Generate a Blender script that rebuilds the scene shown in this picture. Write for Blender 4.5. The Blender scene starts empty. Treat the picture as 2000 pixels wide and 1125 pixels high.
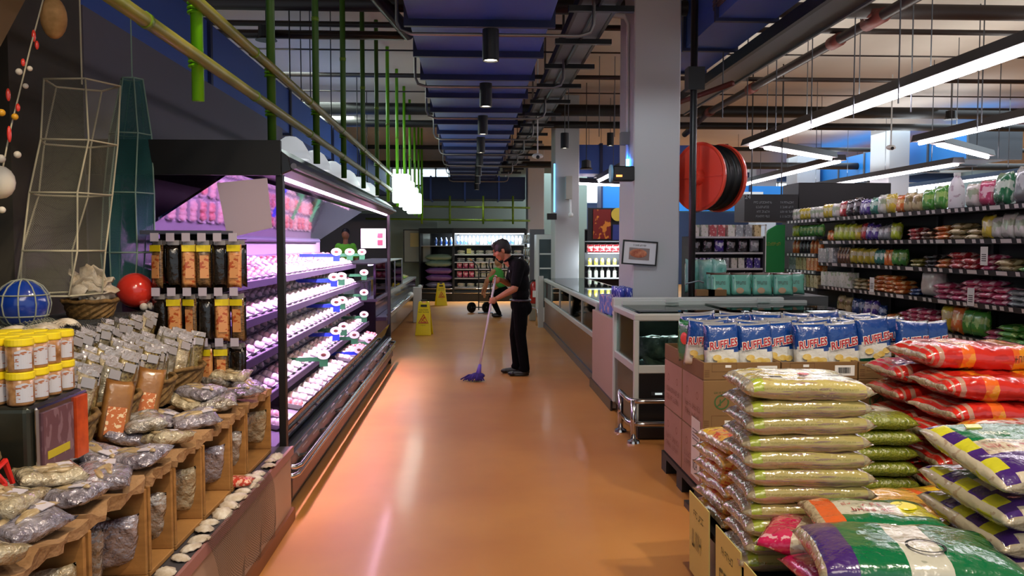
import bpy, math, random
from mathutils import Vector, Matrix, Euler, noise
R = math.radians
rnd = random.Random(7)
sc = bpy.context.scene
COL = sc.collection
# ---------------- camera ----------------
cam_d = bpy.data.cameras.new('camera'); cam = bpy.data.objects.new('camera', cam_d); COL.objects.link(cam)
F = 1600.0
cam_d.sensor_width = 36; cam_d.lens = F/2000*36; cam_d.clip_start = .05; cam_d.clip_end = 200
cam.location = (0, 0, 1.6); cam.rotation_euler = (R(87.0), 0, R(-2.86)); sc.camera = cam
CM = Euler((R(87.0), 0, R(-2.86))).to_matrix()
sc.view_settings.view_transform = 'Standard'; sc.view_settings.look = 'None'
sc.view_settings.gamma = 1; sc.view_settings.exposure = 0.70; sc.view_settings.use_curve_mapping = False
# ---------------- world ----------------
w = bpy.data.worlds.new('world'); sc.world = w; w.use_nodes = True
w.node_tree.nodes['Background'].inputs[0].default_value = (.80, .90, 1.0, 1)
w.node_tree.nodes['Background'].inputs[1].default_value = .32
sc.cycles.max_bounces = 6; sc.cycles.transparent_max_bounces = 12; sc.cycles.caustics_reflective = False
sc.cycles.caustics_refractive = False; sc.cycles.sample_clamp_indirect = 4.0; sc.cycles.use_denoising = True
# ---------------- lights ----------------
def area(name, loc, rot, size, energy, color, sy=None, spread=None):
    l = bpy.data.lights.new(name, 'AREA'); l.energy = energy; l.color = color
    l.shape = 'RECTANGLE' if sy else 'SQUARE'; l.size = size
    if sy: l.size_y = sy
    if spread: l.spread = R(spread)
    o = bpy.data.objects.new(name, l); COL.objects.link(o); o.location = loc; o.rotation_euler = [R(a) for a in rot]
    return o
def spot(name, loc, tgt, energy, color, size=60, blend=.6, rad=.06):
    l = bpy.data.lights.new(name, 'SPOT'); l.energy = energy; l.color = color; l.spot_size = R(size); l.spot_blend = blend
    l.shadow_soft_size = rad
    o = bpy.data.objects.new(name, l); COL.objects.link(o); o.location = loc
    o.rotation_euler = (Vector(tgt)-Vector(loc)).to_track_quat('-Z', 'Y').to_euler()
    return o
WARM = (1, .78, .52); NEUT = (1, .93, .84); COOL = (.82, .93, 1); PINK = (1, .62, .96)
# fridge tubes: the cabinet's own pink lamps
area('fridge_lamp', (-1.17, 8.0, 1.99), (0, 32, 0), .05, 190, PINK, 6.0, 115)
area('fridge_lamp_aisle', (-1.10, 8.0, 1.99), (0, -25, 0), .04, 13, PINK, 6.0)
# fill and spot lights added out of view overhead, no fixtures there
area('entrance_fill', (.3, -1.2, 3.9), (18, 0, 0), 2.2, 50, (1, .86, .7))
spot('display_spot', (-.2, 1.5, 3.6), (-1.5, 3.2, .8), 110, WARM, 60)
spot('display_spot_far', (-.5, 3.2, 3.6), (-1.5, 4.4, .9), 55, WARM, 50)
spot('rice_spot', (1.9, 1.6, 3.9), (1.5, 3.0, .7), 165, (1, .88, .72), 62)
spot('rice_spot_back', (2.9, 2.6, 3.9), (2.4, 4.4, .8), 115, (1, .9, .76), 62)
spot('floor_spot', (.9, 3.2, 4.0), (.4, 4.6, 0), 110, (1, .86, .68), 100)
spot('column_spot', (1.2, 6.2, 3.6), (1.9, 8.2, 1.6), 42, COOL, 70)
area('deli_fill', (-3.2, 14.5, 4.3), (0, 0, 0), 1.5, 130, (.85, 1, .93), 6)  # area light added above the deli to brighten it, apart from the pendants
area('freezer_fill', (2.3, 7.62, .985), (-40, 0, 0), 1.6, 9, COOL, .03)  # light added under the rim to lift the dark freezer interior
area('freezer_fill_long', (2.12, 12.5, .93), (0, 40, 0), .03, 14, COOL, 6)  # added light brightening the sacks in the long freezer
spot('stand_spot', (.3, 2.6, 3.6), (-1.3, 2.9, .8), 45, (1, .95, .9), 45)
# row of downlights under the duct
for k in range(11):
    spot('duct_downlight', (.19, 7.0+2.3*k, 3.14), (.19, 7.0+2.3*k, 0), 17, NEUT, 110, .7, .05)
area('far_fridge_lamp', (.5, 23.42, 1.9), (18, 0, 0), 2.0, 110, COOL, .05)
area('back_fill_right', (13, 22, 4.2), (0, 0, 0), 8, 700, (.72, .88, 1), 16)  # cool fill added below the solid ceiling, no skylight opening
area('ceiling_fill', (4.5, 9.0, 3.33), (180, 0, 0), .12, 30, (1, .97, .92), 8)  # upward lights added above the lamp troughs to brighten the ceiling
area('ceiling_fill', (6.95, 10, 3.33), (180, 0, 0), .12, 26, (1, .97, .92), 6)
area('ceiling_fill', (9.0, 18, 3.33), (180, 0, 0), .12, 45, (.85, .93, 1), 7)
area('back_fill_far', (5, 29, 4.0), (0, 0, 0), 6, 400, (.72, .88, 1), 8)  # second cool fill added under the ceiling for the far area

def P(px, py, x=None, y=None, z=None):
    d = CM @ Vector(((px-1000)/F, -(py-562.5)/F, -1)); o = Vector((0, 0, 1.6))
    t = (x/d.x) if x is not None else (y/d.y) if y is not None else ((z-1.6)/d.z)
    return o+d*t
# ---------------- materials ----------------
MATS = {}
def lin(c):
    return tuple((x/12.92 if x <= .04045 else ((x+.055)/1.055)**2.4) for x in c)
def hexc(h):
    h = h.lstrip('#'); return lin([int(h[i:i+2], 16)/255 for i in (0, 2, 4)])
def mat(name, color, rough=.5, metal=0, coat=0, emis=0, ecol=None, noise_=None, bump=None, c2=None, print_=None, alpha=1, spec=.5, sheen=0):
    """color hex; noise_=(scale, c2 hex); bump=(scale, strength, distance); print_=(scale xyz, thr, c2 hex)"""
    if name in MATS: return MATS[name]
    m = bpy.data.materials.new(name); m.use_nodes = True; nt = m.node_tree; N = nt.nodes; L = nt.links
    b = N['Principled BSDF']; c = hexc(color)
    b.inputs['Base Color'].default_value = (*c, 1); b.inputs['Roughness'].default_value = rough
    b.inputs['Metallic'].default_value = metal; b.inputs['Coat Weight'].default_value = coat; b.inputs['Coat Roughness'].default_value = .12
    b.inputs['Alpha'].default_value = alpha; b.inputs['Specular IOR Level'].default_value = spec
    if emis:
        b.inputs['Emission Color'].default_value = (*(hexc(ecol) if ecol else c), 1); b.inputs['Emission Strength'].default_value = emis
    tc = None
    def coord():
        nonlocal tc
        if tc is None: tc = N.new('ShaderNodeTexCoord')
        return tc.outputs['Object']
    out = None
    if noise_:
        n = N.new('ShaderNodeTexNoise'); n.inputs['Scale'].default_value = noise_[0]; n.inputs['Detail'].default_value = 4
        mp = N.new('ShaderNodeMapping'); L.new(coord(), mp.inputs[0]); L.new(mp.outputs[0], n.inputs['Vector'])
        if len(noise_) > 2: mp.inputs['Scale'].default_value = noise_[2]
        r = N.new('ShaderNodeValToRGB'); L.new(n.outputs['Fac'], r.inputs[0])
        r.color_ramp.elements[0].position = .35; r.color_ramp.elements[1].position = .68
        r.color_ramp.elements[0].color = (*c, 1); r.color_ramp.elements[1].color = (*hexc(noise_[1]), 1)
        out = r.outputs[0]
    if print_:
        n = N.new('ShaderNodeTexNoise'); n.inputs['Scale'].default_value = 1; n.inputs['Detail'].default_value = 2
        mp = N.new('ShaderNodeMapping'); L.new(coord(), mp.inputs[0]); L.new(mp.outputs[0], n.inputs['Vector'])
        mp.inputs['Scale'].default_value = print_[0]
        r = N.new('ShaderNodeValToRGB'); L.new(n.outputs['Fac'], r.inputs[0])
        r.color_ramp.elements[0].position = print_[1]; r.color_ramp.elements[1].position = print_[1]+.03
        r.color_ramp.elements[0].color = (0, 0, 0, 1); r.color_ramp.elements[1].color = (1, 1, 1, 1)
        mx = N.new('ShaderNodeMix'); mx.data_type = 'RGBA'; L.new(r.outputs[0], mx.inputs[0])
        if out: L.new(out, mx.inputs[6])
        else: mx.inputs[6].default_value = (*c, 1)
        mx.inputs[7].default_value = (*hexc(print_[2]), 1); out = mx.outputs[2]
    if out: L.new(out, b.inputs['Base Color'])
    if bump:
        n = N.new('ShaderNodeTexNoise'); n.inputs['Scale'].default_value = bump[0]; n.inputs['Detail'].default_value = 3
        L.new(coord(), n.inputs['Vector'])
        bp = N.new('ShaderNodeBump'); bp.inputs['Strength'].default_value = bump[1]; bp.inputs['Distance'].default_value = bump[2]
        L.new(n.outputs['Fac'], bp.inputs['Height']); L.new(bp.outputs[0], b.inputs['Normal'])
        if coat: L.new(bp.outputs[0], b.inputs['Coat Normal'])
    MATS[name] = m; return m
def glass(name, tint='#ffffff', refl=.10):
    if name in MATS: return MATS[name]
    m = bpy.data.materials.new(name); m.use_nodes = True; nt = m.node_tree; N = nt.nodes; L = nt.links
    N.remove(N['Principled BSDF']); o = N['Material Output']
    t = N.new('ShaderNodeBsdfTransparent'); t.inputs[0].default_value = (*hexc(tint), 1)
    g = N.new('ShaderNodeBsdfGlossy'); g.inputs['Roughness'].default_value = .03
    fr = N.new('ShaderNodeLayerWeight'); fr.inputs[0].default_value = refl
    mx = N.new('ShaderNodeMixShader'); L.new(fr.outputs['Fresnel'], mx.inputs[0]); L.new(t.outputs[0], mx.inputs[1]); L.new(g.outputs[0], mx.inputs[2])
    L.new(mx.outputs[0], o.inputs[0]); MATS[name] = m; return m
def netmat(name, color, scale, width=.16, opac=1.0, rot=45):
    """holes between threads: a real net seen through its mesh"""
    if name in MATS: return MATS[name]
    m = bpy.data.materials.new(name); m.use_nodes = True; nt = m.node_tree; N = nt.nodes; L = nt.links
    b = N['Principled BSDF']; b.inputs['Base Color'].default_value = (*hexc(color), 1); b.inputs['Roughness'].default_value = .8
    tc = N.new('ShaderNodeTexCoord'); acc = None
    sep = N.new('ShaderNodeSeparateXYZ'); L.new(tc.outputs['UV'], sep.inputs[0])
    for s in (1, -1):
        a = N.new('ShaderNodeMath'); a.operation = 'MULTIPLY_ADD'; L.new(sep.outputs[0], a.inputs[0]); a.inputs[1].default_value = s; L.new(sep.outputs[1], a.inputs[2])
        k = N.new('ShaderNodeMath'); k.operation = 'MULTIPLY'; L.new(a.outputs[0], k.inputs[0]); k.inputs[1].default_value = scale
        f = N.new('ShaderNodeMath'); f.operation = 'FRACT'; L.new(k.outputs[0], f.inputs[0])
        c = N.new('ShaderNodeMath'); c.operation = 'LESS_THAN'; L.new(f.outputs[0], c.inputs[0]); c.inputs[1].default_value = width
        if acc is None: acc = c
        else:
            mx = N.new('ShaderNodeMath'); mx.operation = 'MAXIMUM'; L.new(acc.outputs[0], mx.inputs[0]); L.new(c.outputs[0], mx.inputs[1]); acc = mx
    mu = N.new('ShaderNodeMath'); mu.operation = 'MULTIPLY'; L.new(acc.outputs[0], mu.inputs[0]); mu.inputs[1].default_value = opac
    L.new(mu.outputs[0], b.inputs['Alpha']); MATS[name] = m; return m
# ---------------- mesh builder ----------------
class MB:
    def __init__(s): s.v = []; s.f = []; s.m = []; s.uv = None
    def add(s, vs, fs, m=0, M=None):
        n = len(s.v)
        s.v += [tuple(M @ Vector(v)) if M else tuple(v) for v in vs]
        s.f += [tuple(i+n for i in f) for f in fs]
        s.m += m if isinstance(m, list) else [m]*len(fs); return s
    def box(s, x0, y0, z0, x1, y1, z1, m=0, M=None):
        vs = [(x0,y0,z0),(x1,y0,z0),(x1,y1,z0),(x0,y1,z0),(x0,y0,z1),(x1,y0,z1),(x1,y1,z1),(x0,y1,z1)]
        return s.add(vs, [(0,3,2,1),(4,5,6,7),(0,1,5,4),(1,2,6,5),(2,3,7,6),(3,0,4,7)], m, M)
    def tube(s, pts, r, n=8, m=0, r2=None, closed=False, M=None):
        pts = [Vector(p) for p in pts]; k = len(pts); vs = []; fs = []
        prev = None
        for i, p in enumerate(pts):
            a = pts[(i-1) % k] if (i > 0 or closed) else p; b = pts[(i+1) % k] if (i < k-1 or closed) else p
            t = (b-a).normalized() if (b-a).length > 1e-9 else Vector((0, 0, 1))
            if prev is None:
                u = t.cross(Vector((0, 0, 1)));
                if u.length < 1e-3: u = t.cross(Vector((1, 0, 0)))
            else: u = prev-t*prev.dot(t)
            u.normalize(); prev = u; w_ = t.cross(u)
            sc_ = 1.0
            if 0 < i < k-1:
                d = (pts[i]-pts[i-1]).normalized().dot(t); sc_ = 1/max(.6, d)
            rr = r if r2 is None else r+(r2-r)*i/(k-1)
            for j in range(n):
                an = 2*math.pi*j/n; vs.append(p+(u*math.cos(an)+w_*math.sin(an))*rr*sc_)
        for i in range(k if closed else k-1):
            for j in range(n):
                a0 = i*n+j; a1 = i*n+(j+1) % n; b0 = ((i+1) % k)*n+j; b1 = ((i+1) % k)*n+(j+1) % n
                fs.append((a0, b0, b1, a1))
        if not closed: fs.append(tuple(range(n))); fs.append(tuple((k-1)*n+j for j in reversed(range(n))))
        return s.add(vs, fs, m, M)
    def lathe(s, prof, c=(0, 0, 0), n=20, m=0, M=None, a0=0, a1=None):
        vs = []; fs = []; k = len(prof)
        for (r, z) in prof:
            for j in range(n):
                an = 2*math.pi*j/n; vs.append((c[0]+r*math.cos(an), c[1]+r*math.sin(an), c[2]+z))
        for i in range(k-1):
            for j in range(n):
                fs.append((i*n+j, i*n+(j+1) % n, (i+1)*n+(j+1) % n, (i+1)*n+j))
        mm = m if isinstance(m, list) else [m]*(k-1)
        fm = [mm[i] for i in range(k-1) for j in range(n)]
        fs.append(tuple(reversed(range(n)))); fm.append(mm[0]); fs.append(tuple((k-1)*n+j for j in range(n))); fm.append(mm[-1])
        return s.add(vs, fs, fm, M)
    def ball(s, c, r, n=12, k=8, m=0, M=None):
        if not hasattr(r, '__len__'): r = (r, r, r)
        vs = [(c[0], c[1], c[2]-r[2])]; fs = []
        for i in range(1, k):
            ph = -math.pi/2+math.pi*i/k
            for j in range(n):
                an = 2*math.pi*j/n; vs.append((c[0]+r[0]*math.cos(ph)*math.cos(an), c[1]+r[1]*math.cos(ph)*math.sin(an), c[2]+r[2]*math.sin(ph)))
        vs.append((c[0], c[1], c[2]+r[2])); t = len(vs)-1
        for j in range(n):
            fs.append((0, 1+(j+1) % n, 1+j)); fs.append((t, 1+(k-2)*n+j, 1+(k-2)*n+(j+1) % n))
            for i in range(k-2): fs.append((1+i*n+j, 1+i*n+(j+1) % n, 1+(i+1)*n+(j+1) % n, 1+(i+1)*n+j))
        return s.add(vs, fs, m, M)
    def cap(s, a, b, ra, rb, n=10):
        """tapered capsule as closed pieces (for a remeshed body)"""
        s.tube([a, b], ra, n, r2=rb); s.ball(a, ra, n, 6); s.ball(b, rb, n, 6); return s
    def prism(s, poly, axis, a, b, m=0, M=None):
        def q(p, h): return {'x': (h, p[0], p[1]), 'y': (p[0], h, p[1]), 'z': (p[0], p[1], h)}[axis]
        n = len(poly); vs = [q(p, a) for p in poly]+[q(p, b) for p in poly]
        fs = [tuple(range(n)), tuple(n+i for i in reversed(range(n)))]+[(i, i+n, (i+1) % n+n, (i+1) % n) for i in range(n)]
        return s.add(vs, fs, m, M)
    def quad(s, a, b, c, d, m=0): return s.add([a, b, c, d], [(0, 1, 2, 3)], m)
    def mesh(s, name, mats, smooth=False, org=(0, 0, 0)):
        me = bpy.data.meshes.new(name); o = org
        me.from_pydata([(v[0]-o[0], v[1]-o[1], v[2]-o[2]) for v in s.v], [], s.f)
        for x in (mats if isinstance(mats, (list, tuple)) else [mats]): me.materials.append(x)
        if any(s.m): me.polygons.foreach_set('material_index', s.m)
        if smooth: me.polygons.foreach_set('use_smooth', [True]*len(s.f))
        if s.uv:
            ul = me.uv_layers.new(name='uv')
            for lp in me.loops: ul.data[lp.index].uv = s.uv[lp.vertex_index]
        me.update(); return me
def fixn(me):
    import bmesh
    bm = bmesh.new(); bm.from_mesh(me); bmesh.ops.recalc_face_normals(bm, faces=bm.faces); bm.to_mesh(me); bm.free(); return me
def setp(o, label=None, cat=None, group=None, kind=None):
    for k, v in (('label', label), ('category', cat), ('group', group), ('kind', kind)):
        if v: o[k] = v
    return o
def mods(o, bevel=0, seg=1, remesh=0, smooth_it=0):
    if remesh:
        r = o.modifiers.new('r', 'REMESH'); r.mode = 'VOXEL'; r.voxel_size = remesh; r.use_smooth_shade = True
        if smooth_it:
            q = o.modifiers.new('s', 'SMOOTH'); q.factor = .5; q.iterations = smooth_it
    if bevel:
        b = o.modifiers.new('b', 'BEVEL'); b.width = bevel; b.segments = seg; b.limit_method = 'ANGLE'; b.angle_limit = R(40)
    return o
def thing(name, label, cat, loc=(0, 0, 0), rz=0, group=None):
    o = bpy.data.objects.new(name, None); COL.objects.link(o); o.empty_display_size = .05
    o.location = loc; o.rotation_euler = (0, 0, rz); return setp(o, label, cat, group)
ORG = {}
def part(name, mb, mats, root=None, smooth=False, bevel=0, seg=1, label=None, remesh=0, smooth_it=0):
    """mb in world coordinates at build time (root unrotated)"""
    org = Vector((0, 0, 0)); q = root
    while q is not None: org += q.location; q = q.parent
    o = bpy.data.objects.new(name, mb.mesh(name, mats, smooth, org)); COL.objects.link(o)
    if root is not None: o.parent = root
    mods(o, bevel, seg, remesh, smooth_it)
    if label: o['label'] = label
    return o
def solo(name, mb, mats, label, cat, group=None, org=None, **k):
    """a thing that is one mesh, origin at org"""
    o = bpy.data.objects.new(name, mb.mesh(name, mats, k.pop('smooth', False), org or (0, 0, 0))); COL.objects.link(o)
    if org: o.location = org
    mods(o, **k); return setp(o, label, cat, group)
def struct(name, mb, mats, **k):
    o = bpy.data.objects.new(name, mb.mesh(name, mats, k.pop('smooth', False))); COL.objects.link(o); mods(o, **k)
    o['kind'] = 'structure'; return o
def dup(r, loc=None, rot=None, label=None, group=None, scale=None):
    n = r.copy(); COL.objects.link(n)
    if loc is not None: n.location = loc
    if rot is not None: n.rotation_euler = rot if hasattr(rot, '__len__') else (0, 0, rot)
    if scale: n.scale = scale if hasattr(scale, '__len__') else (scale,)*3
    if label: n['label'] = label
    if group: n['group'] = group
    for c in r.children:
        k = c.copy(); COL.objects.link(k); k.parent = n
        for g in c.children:
            q = g.copy(); COL.objects.link(q); q.parent = k
    return n
class Proto:
    """first use moves the original, later uses copy it"""
    def __init__(s, o): s.o = o; s.used = False
    def put(s, loc, rot=0, label=None, group=None, scale=None):
        if not s.used:
            s.used = True; o = s.o; o.location = loc; o.rotation_euler = rot if hasattr(rot, '__len__') else (0, 0, rot)
            if scale: o.scale = scale if hasattr(scale, '__len__') else (scale,)*3
            if label: o['label'] = label
            if group: o['group'] = group
            return o
        return dup(s.o, loc, rot, label, group, scale)
def retex(p, name, mats, label, cat):
    """a fresh proto from another's mesh in other materials (one-mesh things)"""
    me = p.o.data.copy(); me.materials.clear()
    for m in mats: me.materials.append(m)
    o = bpy.data.objects.new(name, me); COL.objects.link(o); return Proto(setp(o, label, cat))
TXT = {}
def text_geo(s, size, offset=0, extrude=.001, align='CENTER'):
    key = (s, size, offset, extrude, align)
    if key in TXT: return TXT[key]
    c = bpy.data.curves.new('t', 'FONT'); c.body = s; c.size = size; c.offset = offset; c.extrude = extrude; c.align_x = align; c.align_y = 'CENTER'; c.resolution_u = 3
    o = bpy.data.objects.new('t', c); COL.objects.link(o); dg = bpy.context.evaluated_depsgraph_get(); dg.update()
    me = bpy.data.meshes.new_from_object(o.evaluated_get(dg))
    r = ([tuple(v.co) for v in me.vertices], [tuple(p.vertices) for p in me.polygons])
    bpy.data.objects.remove(o); bpy.data.curves.remove(c); bpy.data.meshes.remove(me); TXT[key] = r; return r
def text(mb, s, size, M, m=0, offset=0, extrude=.001, fn=None, sx=1):
    vs, fs = text_geo(s, size, offset, extrude)
    vs = [(v[0]*sx, v[1], v[2]) for v in vs]
    if fn: vs = [fn(v) for v in vs]
    return mb.add(vs, fs, m, M)
def scribble(mb, w_, h, M, seed=0, rows=1, gap=1.6, fn=None):
    """letter-like strokes for print too small to read in the photo, centred, in the xy plane of M"""
    r_ = random.Random(seed)
    for k in range(rows):
        y0 = -k*h*gap; x = -w_/2
        while x < w_/2-h*.3:
            lw = h*r_.uniform(.35, .6)
            if r_.random() < .14: x += h*.4; continue
            for (a, b, c, d) in r_.sample([(0, 0, .16, 1), (.84, 0, 1, 1), (0, .84, 1, 1), (0, .42, 1, .58), (0, 0, 1, .16), (.4, 0, .56, 1)], 3):
                vs = [(x+lw*a, y0+h*(b-.5), 0), (x+lw*c, y0+h*(b-.5), 0), (x+lw*c, y0+h*(d-.5), 0), (x+lw*a, y0+h*(d-.5), 0)]
                mb.add([fn(v) for v in vs] if fn else vs, [(0, 1, 2, 3)], 0, M)
            x += lw+h*.18
    return mb
def TM(loc, face='-y', rz=0):
    """text matrix: text plane faces the given world direction, upright"""
    b = {'-y': Matrix.Rotation(R(90), 4, 'X'), '-x': Matrix.Rotation(R(-90), 4, 'Z') @ Matrix.Rotation(R(90), 4, 'X'),
         '+x': Matrix.Rotation(R(90), 4, 'Z') @ Matrix.Rotation(R(90), 4, 'X'), '+z': Matrix.Identity(4)}[face]
    return Matrix.Translation(loc) @ Matrix.Rotation(rz, 4, 'Z') @ b
ORD = ['first', 'second', 'third', 'fourth', 'fifth', 'sixth', 'seventh', 'eighth', 'ninth', 'tenth', 'eleventh', 'twelfth', 'thirteenth', 'fourteenth', 'fifteenth', 'sixteenth', 'seventeenth', 'eighteenth', 'nineteenth', 'twentieth', 'twenty-first', 'twenty-second', 'twenty-third', 'twenty-fourth', 'twenty-fifth', 'twenty-sixth', 'twenty-seventh', 'twenty-eighth', 'twenty-ninth', 'thirtieth']

# ---------- pillow-shaped bags ----------
def bag_h(u, v, T, pu=4, pv=4, qu=.6, qv=.5):
    return T/2*max(0, 1-abs(u)**pu)**qu*max(0, 1-abs(v)**pv)**qv
def bag(L, W, T, nu=14, nv=8, seed=0, matf=None, pu=4, pv=4, qu=.6, qv=.5, wr=.004, seal=.0, flat=True, mb=None):
    """a filled bag lying in xy, length on x, from z=0; edges are sealed flat at mid height"""
    mb = mb or MB(); vs = []; fs = []; ms = []; idx = {}
    us = [-1-seal]+[-1+2*i/nu for i in range(nu+1)]+[1+seal] if seal else [-1+2*i/nu for i in range(nu+1)]
    us2 = us
    for side in (1, -1):
        for i, u in enumerate(us2):
            for j in range(nv+1):
                v = -1+2*j/nv; uc = max(-1, min(1, u))
                vv = math.copysign(abs(v)**.8, v)
                h = bag_h(uc, vv, T, pu, pv, qu, qv)
                pinch = 1-.07*(1-abs(uc)**2)*0+(-.05*(1-(1-abs(vv))**2))*0
                x = u*L/2*(1-.05*(1-vv*vv)*0); y = vv*W/2*(1-.10*abs(uc)**6*0)
                x *= 1-.06*(1-vv*vv)*(abs(uc)**8)
                y *= 1-.05*(1-uc*uc)*(abs(vv)**8)*0
                p = Vector((x*9+seed*3.1, y*9, side*2+seed)); dz = noise.noise(p)*wr+noise.noise(p*3)*wr*.5
                edge = (abs(v) > .999 or abs(u) > .999)
                if side == -1 and edge: idx[(side, i, j)] = idx[(1, i, j)]; continue
                if edge: dz += noise.noise(Vector((x*30, y*30, seed)))*wr*.8
                z = T/2+side*h+dz
                if flat: z = max(0.0, z) if side == -1 else z
                idx[(side, i, j)] = len(vs); vs.append((x, y, z))
    for side in (1, -1):
        for i in range(len(us2)-1):
            for j in range(nv):
                q = [idx[(side, i, j)], idx[(side, i+1, j)], idx[(side, i+1, j+1)], idx[(side, i, j+1)]]
                if side == -1: q.reverse()
                fs.append(tuple(q)); uc = (us2[i]+us2[i+1])/2; vc = -1+2*(j+.5)/nv
                ms.append(matf(uc, vc, side) if matf else 0)
    mb.add(vs, fs, ms); return mb
# ================= SETTING =================
M_floor = mat('floor_resin', '#bf8442', .42, coat=.14, noise_=(.9, '#ad7037'), bump=(2.2, .12, .02))
M_ceil = mat('ceiling_paint', '#d3cabf', .95, noise_=(.5, '#c6bdb2'))
M_wallw = mat('wall_paint', '#9aa49e', .8); M_col = mat('column_paint', '#b9bcbe', .55, bump=(60, .08, .002))
M_blk = mat('black_metal', '#0b0b0c', .45); M_drk = mat('dark_pipe', '#17120f', .5)
M_grey = mat('galvanised', '#63676c', .45, .6); M_chrome = mat('chrome', '#c9c9c9', .15, 1)
M_wht = mat('white_enamel', '#dfe3e2', .35); M_blue = mat('duct_blue', '#3a5cb0', .5, bump=(7, .15, .01))
M_bam = mat('bamboo_green', '#6f9a1c', .4, noise_=(6, '#5f7a16')); M_bam2 = mat('bamboo_bright', '#69b912', .35)
M_blackcloth = mat('black_drape', '#0c0b0a', .95, bump=(9, .3, .02))
M_red = mat('safety_red', '#ee4c36', .35, coat=.3); M_brown = mat('brown_panel', '#6b4a3a', .35, coat=.3)
M_paper = mat('paper', '#e6e2e4', .8); M_tag = mat('price_tag', '#eeeeee', .6); M_ink = mat('ink', '#222222', .7)
def slab(name, x0, y0, z0, x1, y1, z1, m, **k): return struct(name, MB().box(x0, y0, z0, x1, y1, z1), m, **k)
slab('floor', -6, -1.5, -.1, 22, 34, 0, M_floor)
slab('ceiling', -6, -1.5, 4.55, 22, 34, 4.75, M_ceil)
slab('wall_left', -2.32, 4.8, 0, -2.18, 9.7, 2.95, mat('wall_panel', '#5c5862', .6))
slab('wall_left_far', -5.2, 9.6, 0, -5.0, 27.5, 4.55, M_wallw)
slab('wall_back', -5.2, 27.5, 0, 3.9, 27.7, 4.55, mat('back_paint', '#87968c', .85))
slab('wall_back_right', 3.9, 33, 0, 22, 33.2, 4.55, mat('navy_wall', '#24324e', .8))
slab('wall_right', 20, 6, 0, 20.2, 33, 4.55, M_wallw)
# dark drape and pillar behind the dried fish stand
dr = MB(); pts = []
for i in range(40):
    y = .9+i*.095; pts.append((-2.42+.035*math.sin(i*1.7)+.02*math.sin(i*.6), y))
for a, b in zip(pts, pts[1:]): dr.quad((a[0], a[1], 0), (b[0], b[1], 0), (b[0], b[1], 4.5), (a[0], a[1], 4.5))
struct('wall_left_drape', dr, M_blackcloth, smooth=True)
struct('wall_left_near', MB().prism([(2.9, 1.68), (3.3, 2.17), (3.75, 2.72), (4.05, 3.08), (4.05, 4.55), (2.9, 4.55)], 'x', -2.15, -1.92), mat('beige_bulkhead', '#7d6748', .9))
slab('wall_left_pillar', -2.42, 4.05, 0, -2.19, 4.8, 4.55, mat('grey_pillar', '#46423a', .8, noise_=(5, '#3f3c36')))
# columns
def column(x0, y0, x1, y1, k):
    o = MB().box(x0, y0, 0, x1, y1, 4.55); struct('column_%d' % k, o, M_col, bevel=.012)
for k, c in enumerate([(1.66, 8.35, 2.14, 9.15), (1.66, 16.2, 2.14, 17.0), (1.66, 24.0, 2.14, 24.8), (9.5, 18.3, 9.98, 19.2), (9.5, 23.6, 10.2, 24.4), (10.9, 31, 11.7, 31.8)]):
    column(*c, k+1)
# ceiling beams
for i, y in enumerate((17.5, 25.5)): slab('ceiling_beam_%d' % (i+1), -5, y, 4.15, 20, y+.5, 4.55, M_ceil)
# luminous clerestory strips far right (daylight)
M_day = mat('daylight_glass', '#dff2ff', .3, emis=2.6, ecol='#cfeaff')
for i, (x0, x1, z0, z1, y) in enumerate([(4.3, 9.3, 3.35, 4.1, 32.9), (10.4, 15.5, 3.1, 4.1, 32.9), (15.9, 19.8, 3.1, 4.1, 32.9), (-2.6, -.2, 3.6, 4.1, 27.45)]):
    f = MB().box(x0, y-.03, z0, x1, y, z1)
    wi = struct('window_%d' % (i+1), f, M_day)
    g = MB()
    for k in range(6): g.box(x0+(x1-x0)*k/5-.03, y-.08, z0-.05, x0+(x1-x0)*k/5+.03, y-.03, z1+.05)
    g.box(x0, y-.08, z0-.06, x1, y-.03, z0); g.box(x0, y-.08, z1, x1, y-.03, z1+.06)
    part('window_frame', g, M_wht, wi)

# ================= CEILING SERVICES =================
# main blue air duct over the aisle
t = thing('air_duct', 'wide blue air duct with folded ribs running down the aisle ceiling', 'duct', (.08, 15, 3.5))
part('duct_body', MB().box(-.52, 5.6, 3.5, .68, 27, 4.05), M_blue, t)
for i in range(19):
    y = 5.9+i*1.12
    part('flange', MB().box(-.56, y, 3.44, .72, y+.05, 4.09), mat('flange_navy', '#141f4a', .5), t)
for i in range(3):
    y = 5.25-i
# lower blue cross duct
t = thing('air_duct', 'dark blue cross duct spanning the aisle above the far fridges', 'duct', (0, 25, 3.0))
part('duct_body', MB().box(-1.4, 24.2, 2.95, 1.6, 25.4, 3.6), mat('duct_navy', '#16305c', .5), t)
for x in (-1.2, -.2, .8): part('flange', MB().box(x, 24.17, 2.92, x+.05, 25.43, 3.63), M_blue, t)
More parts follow.
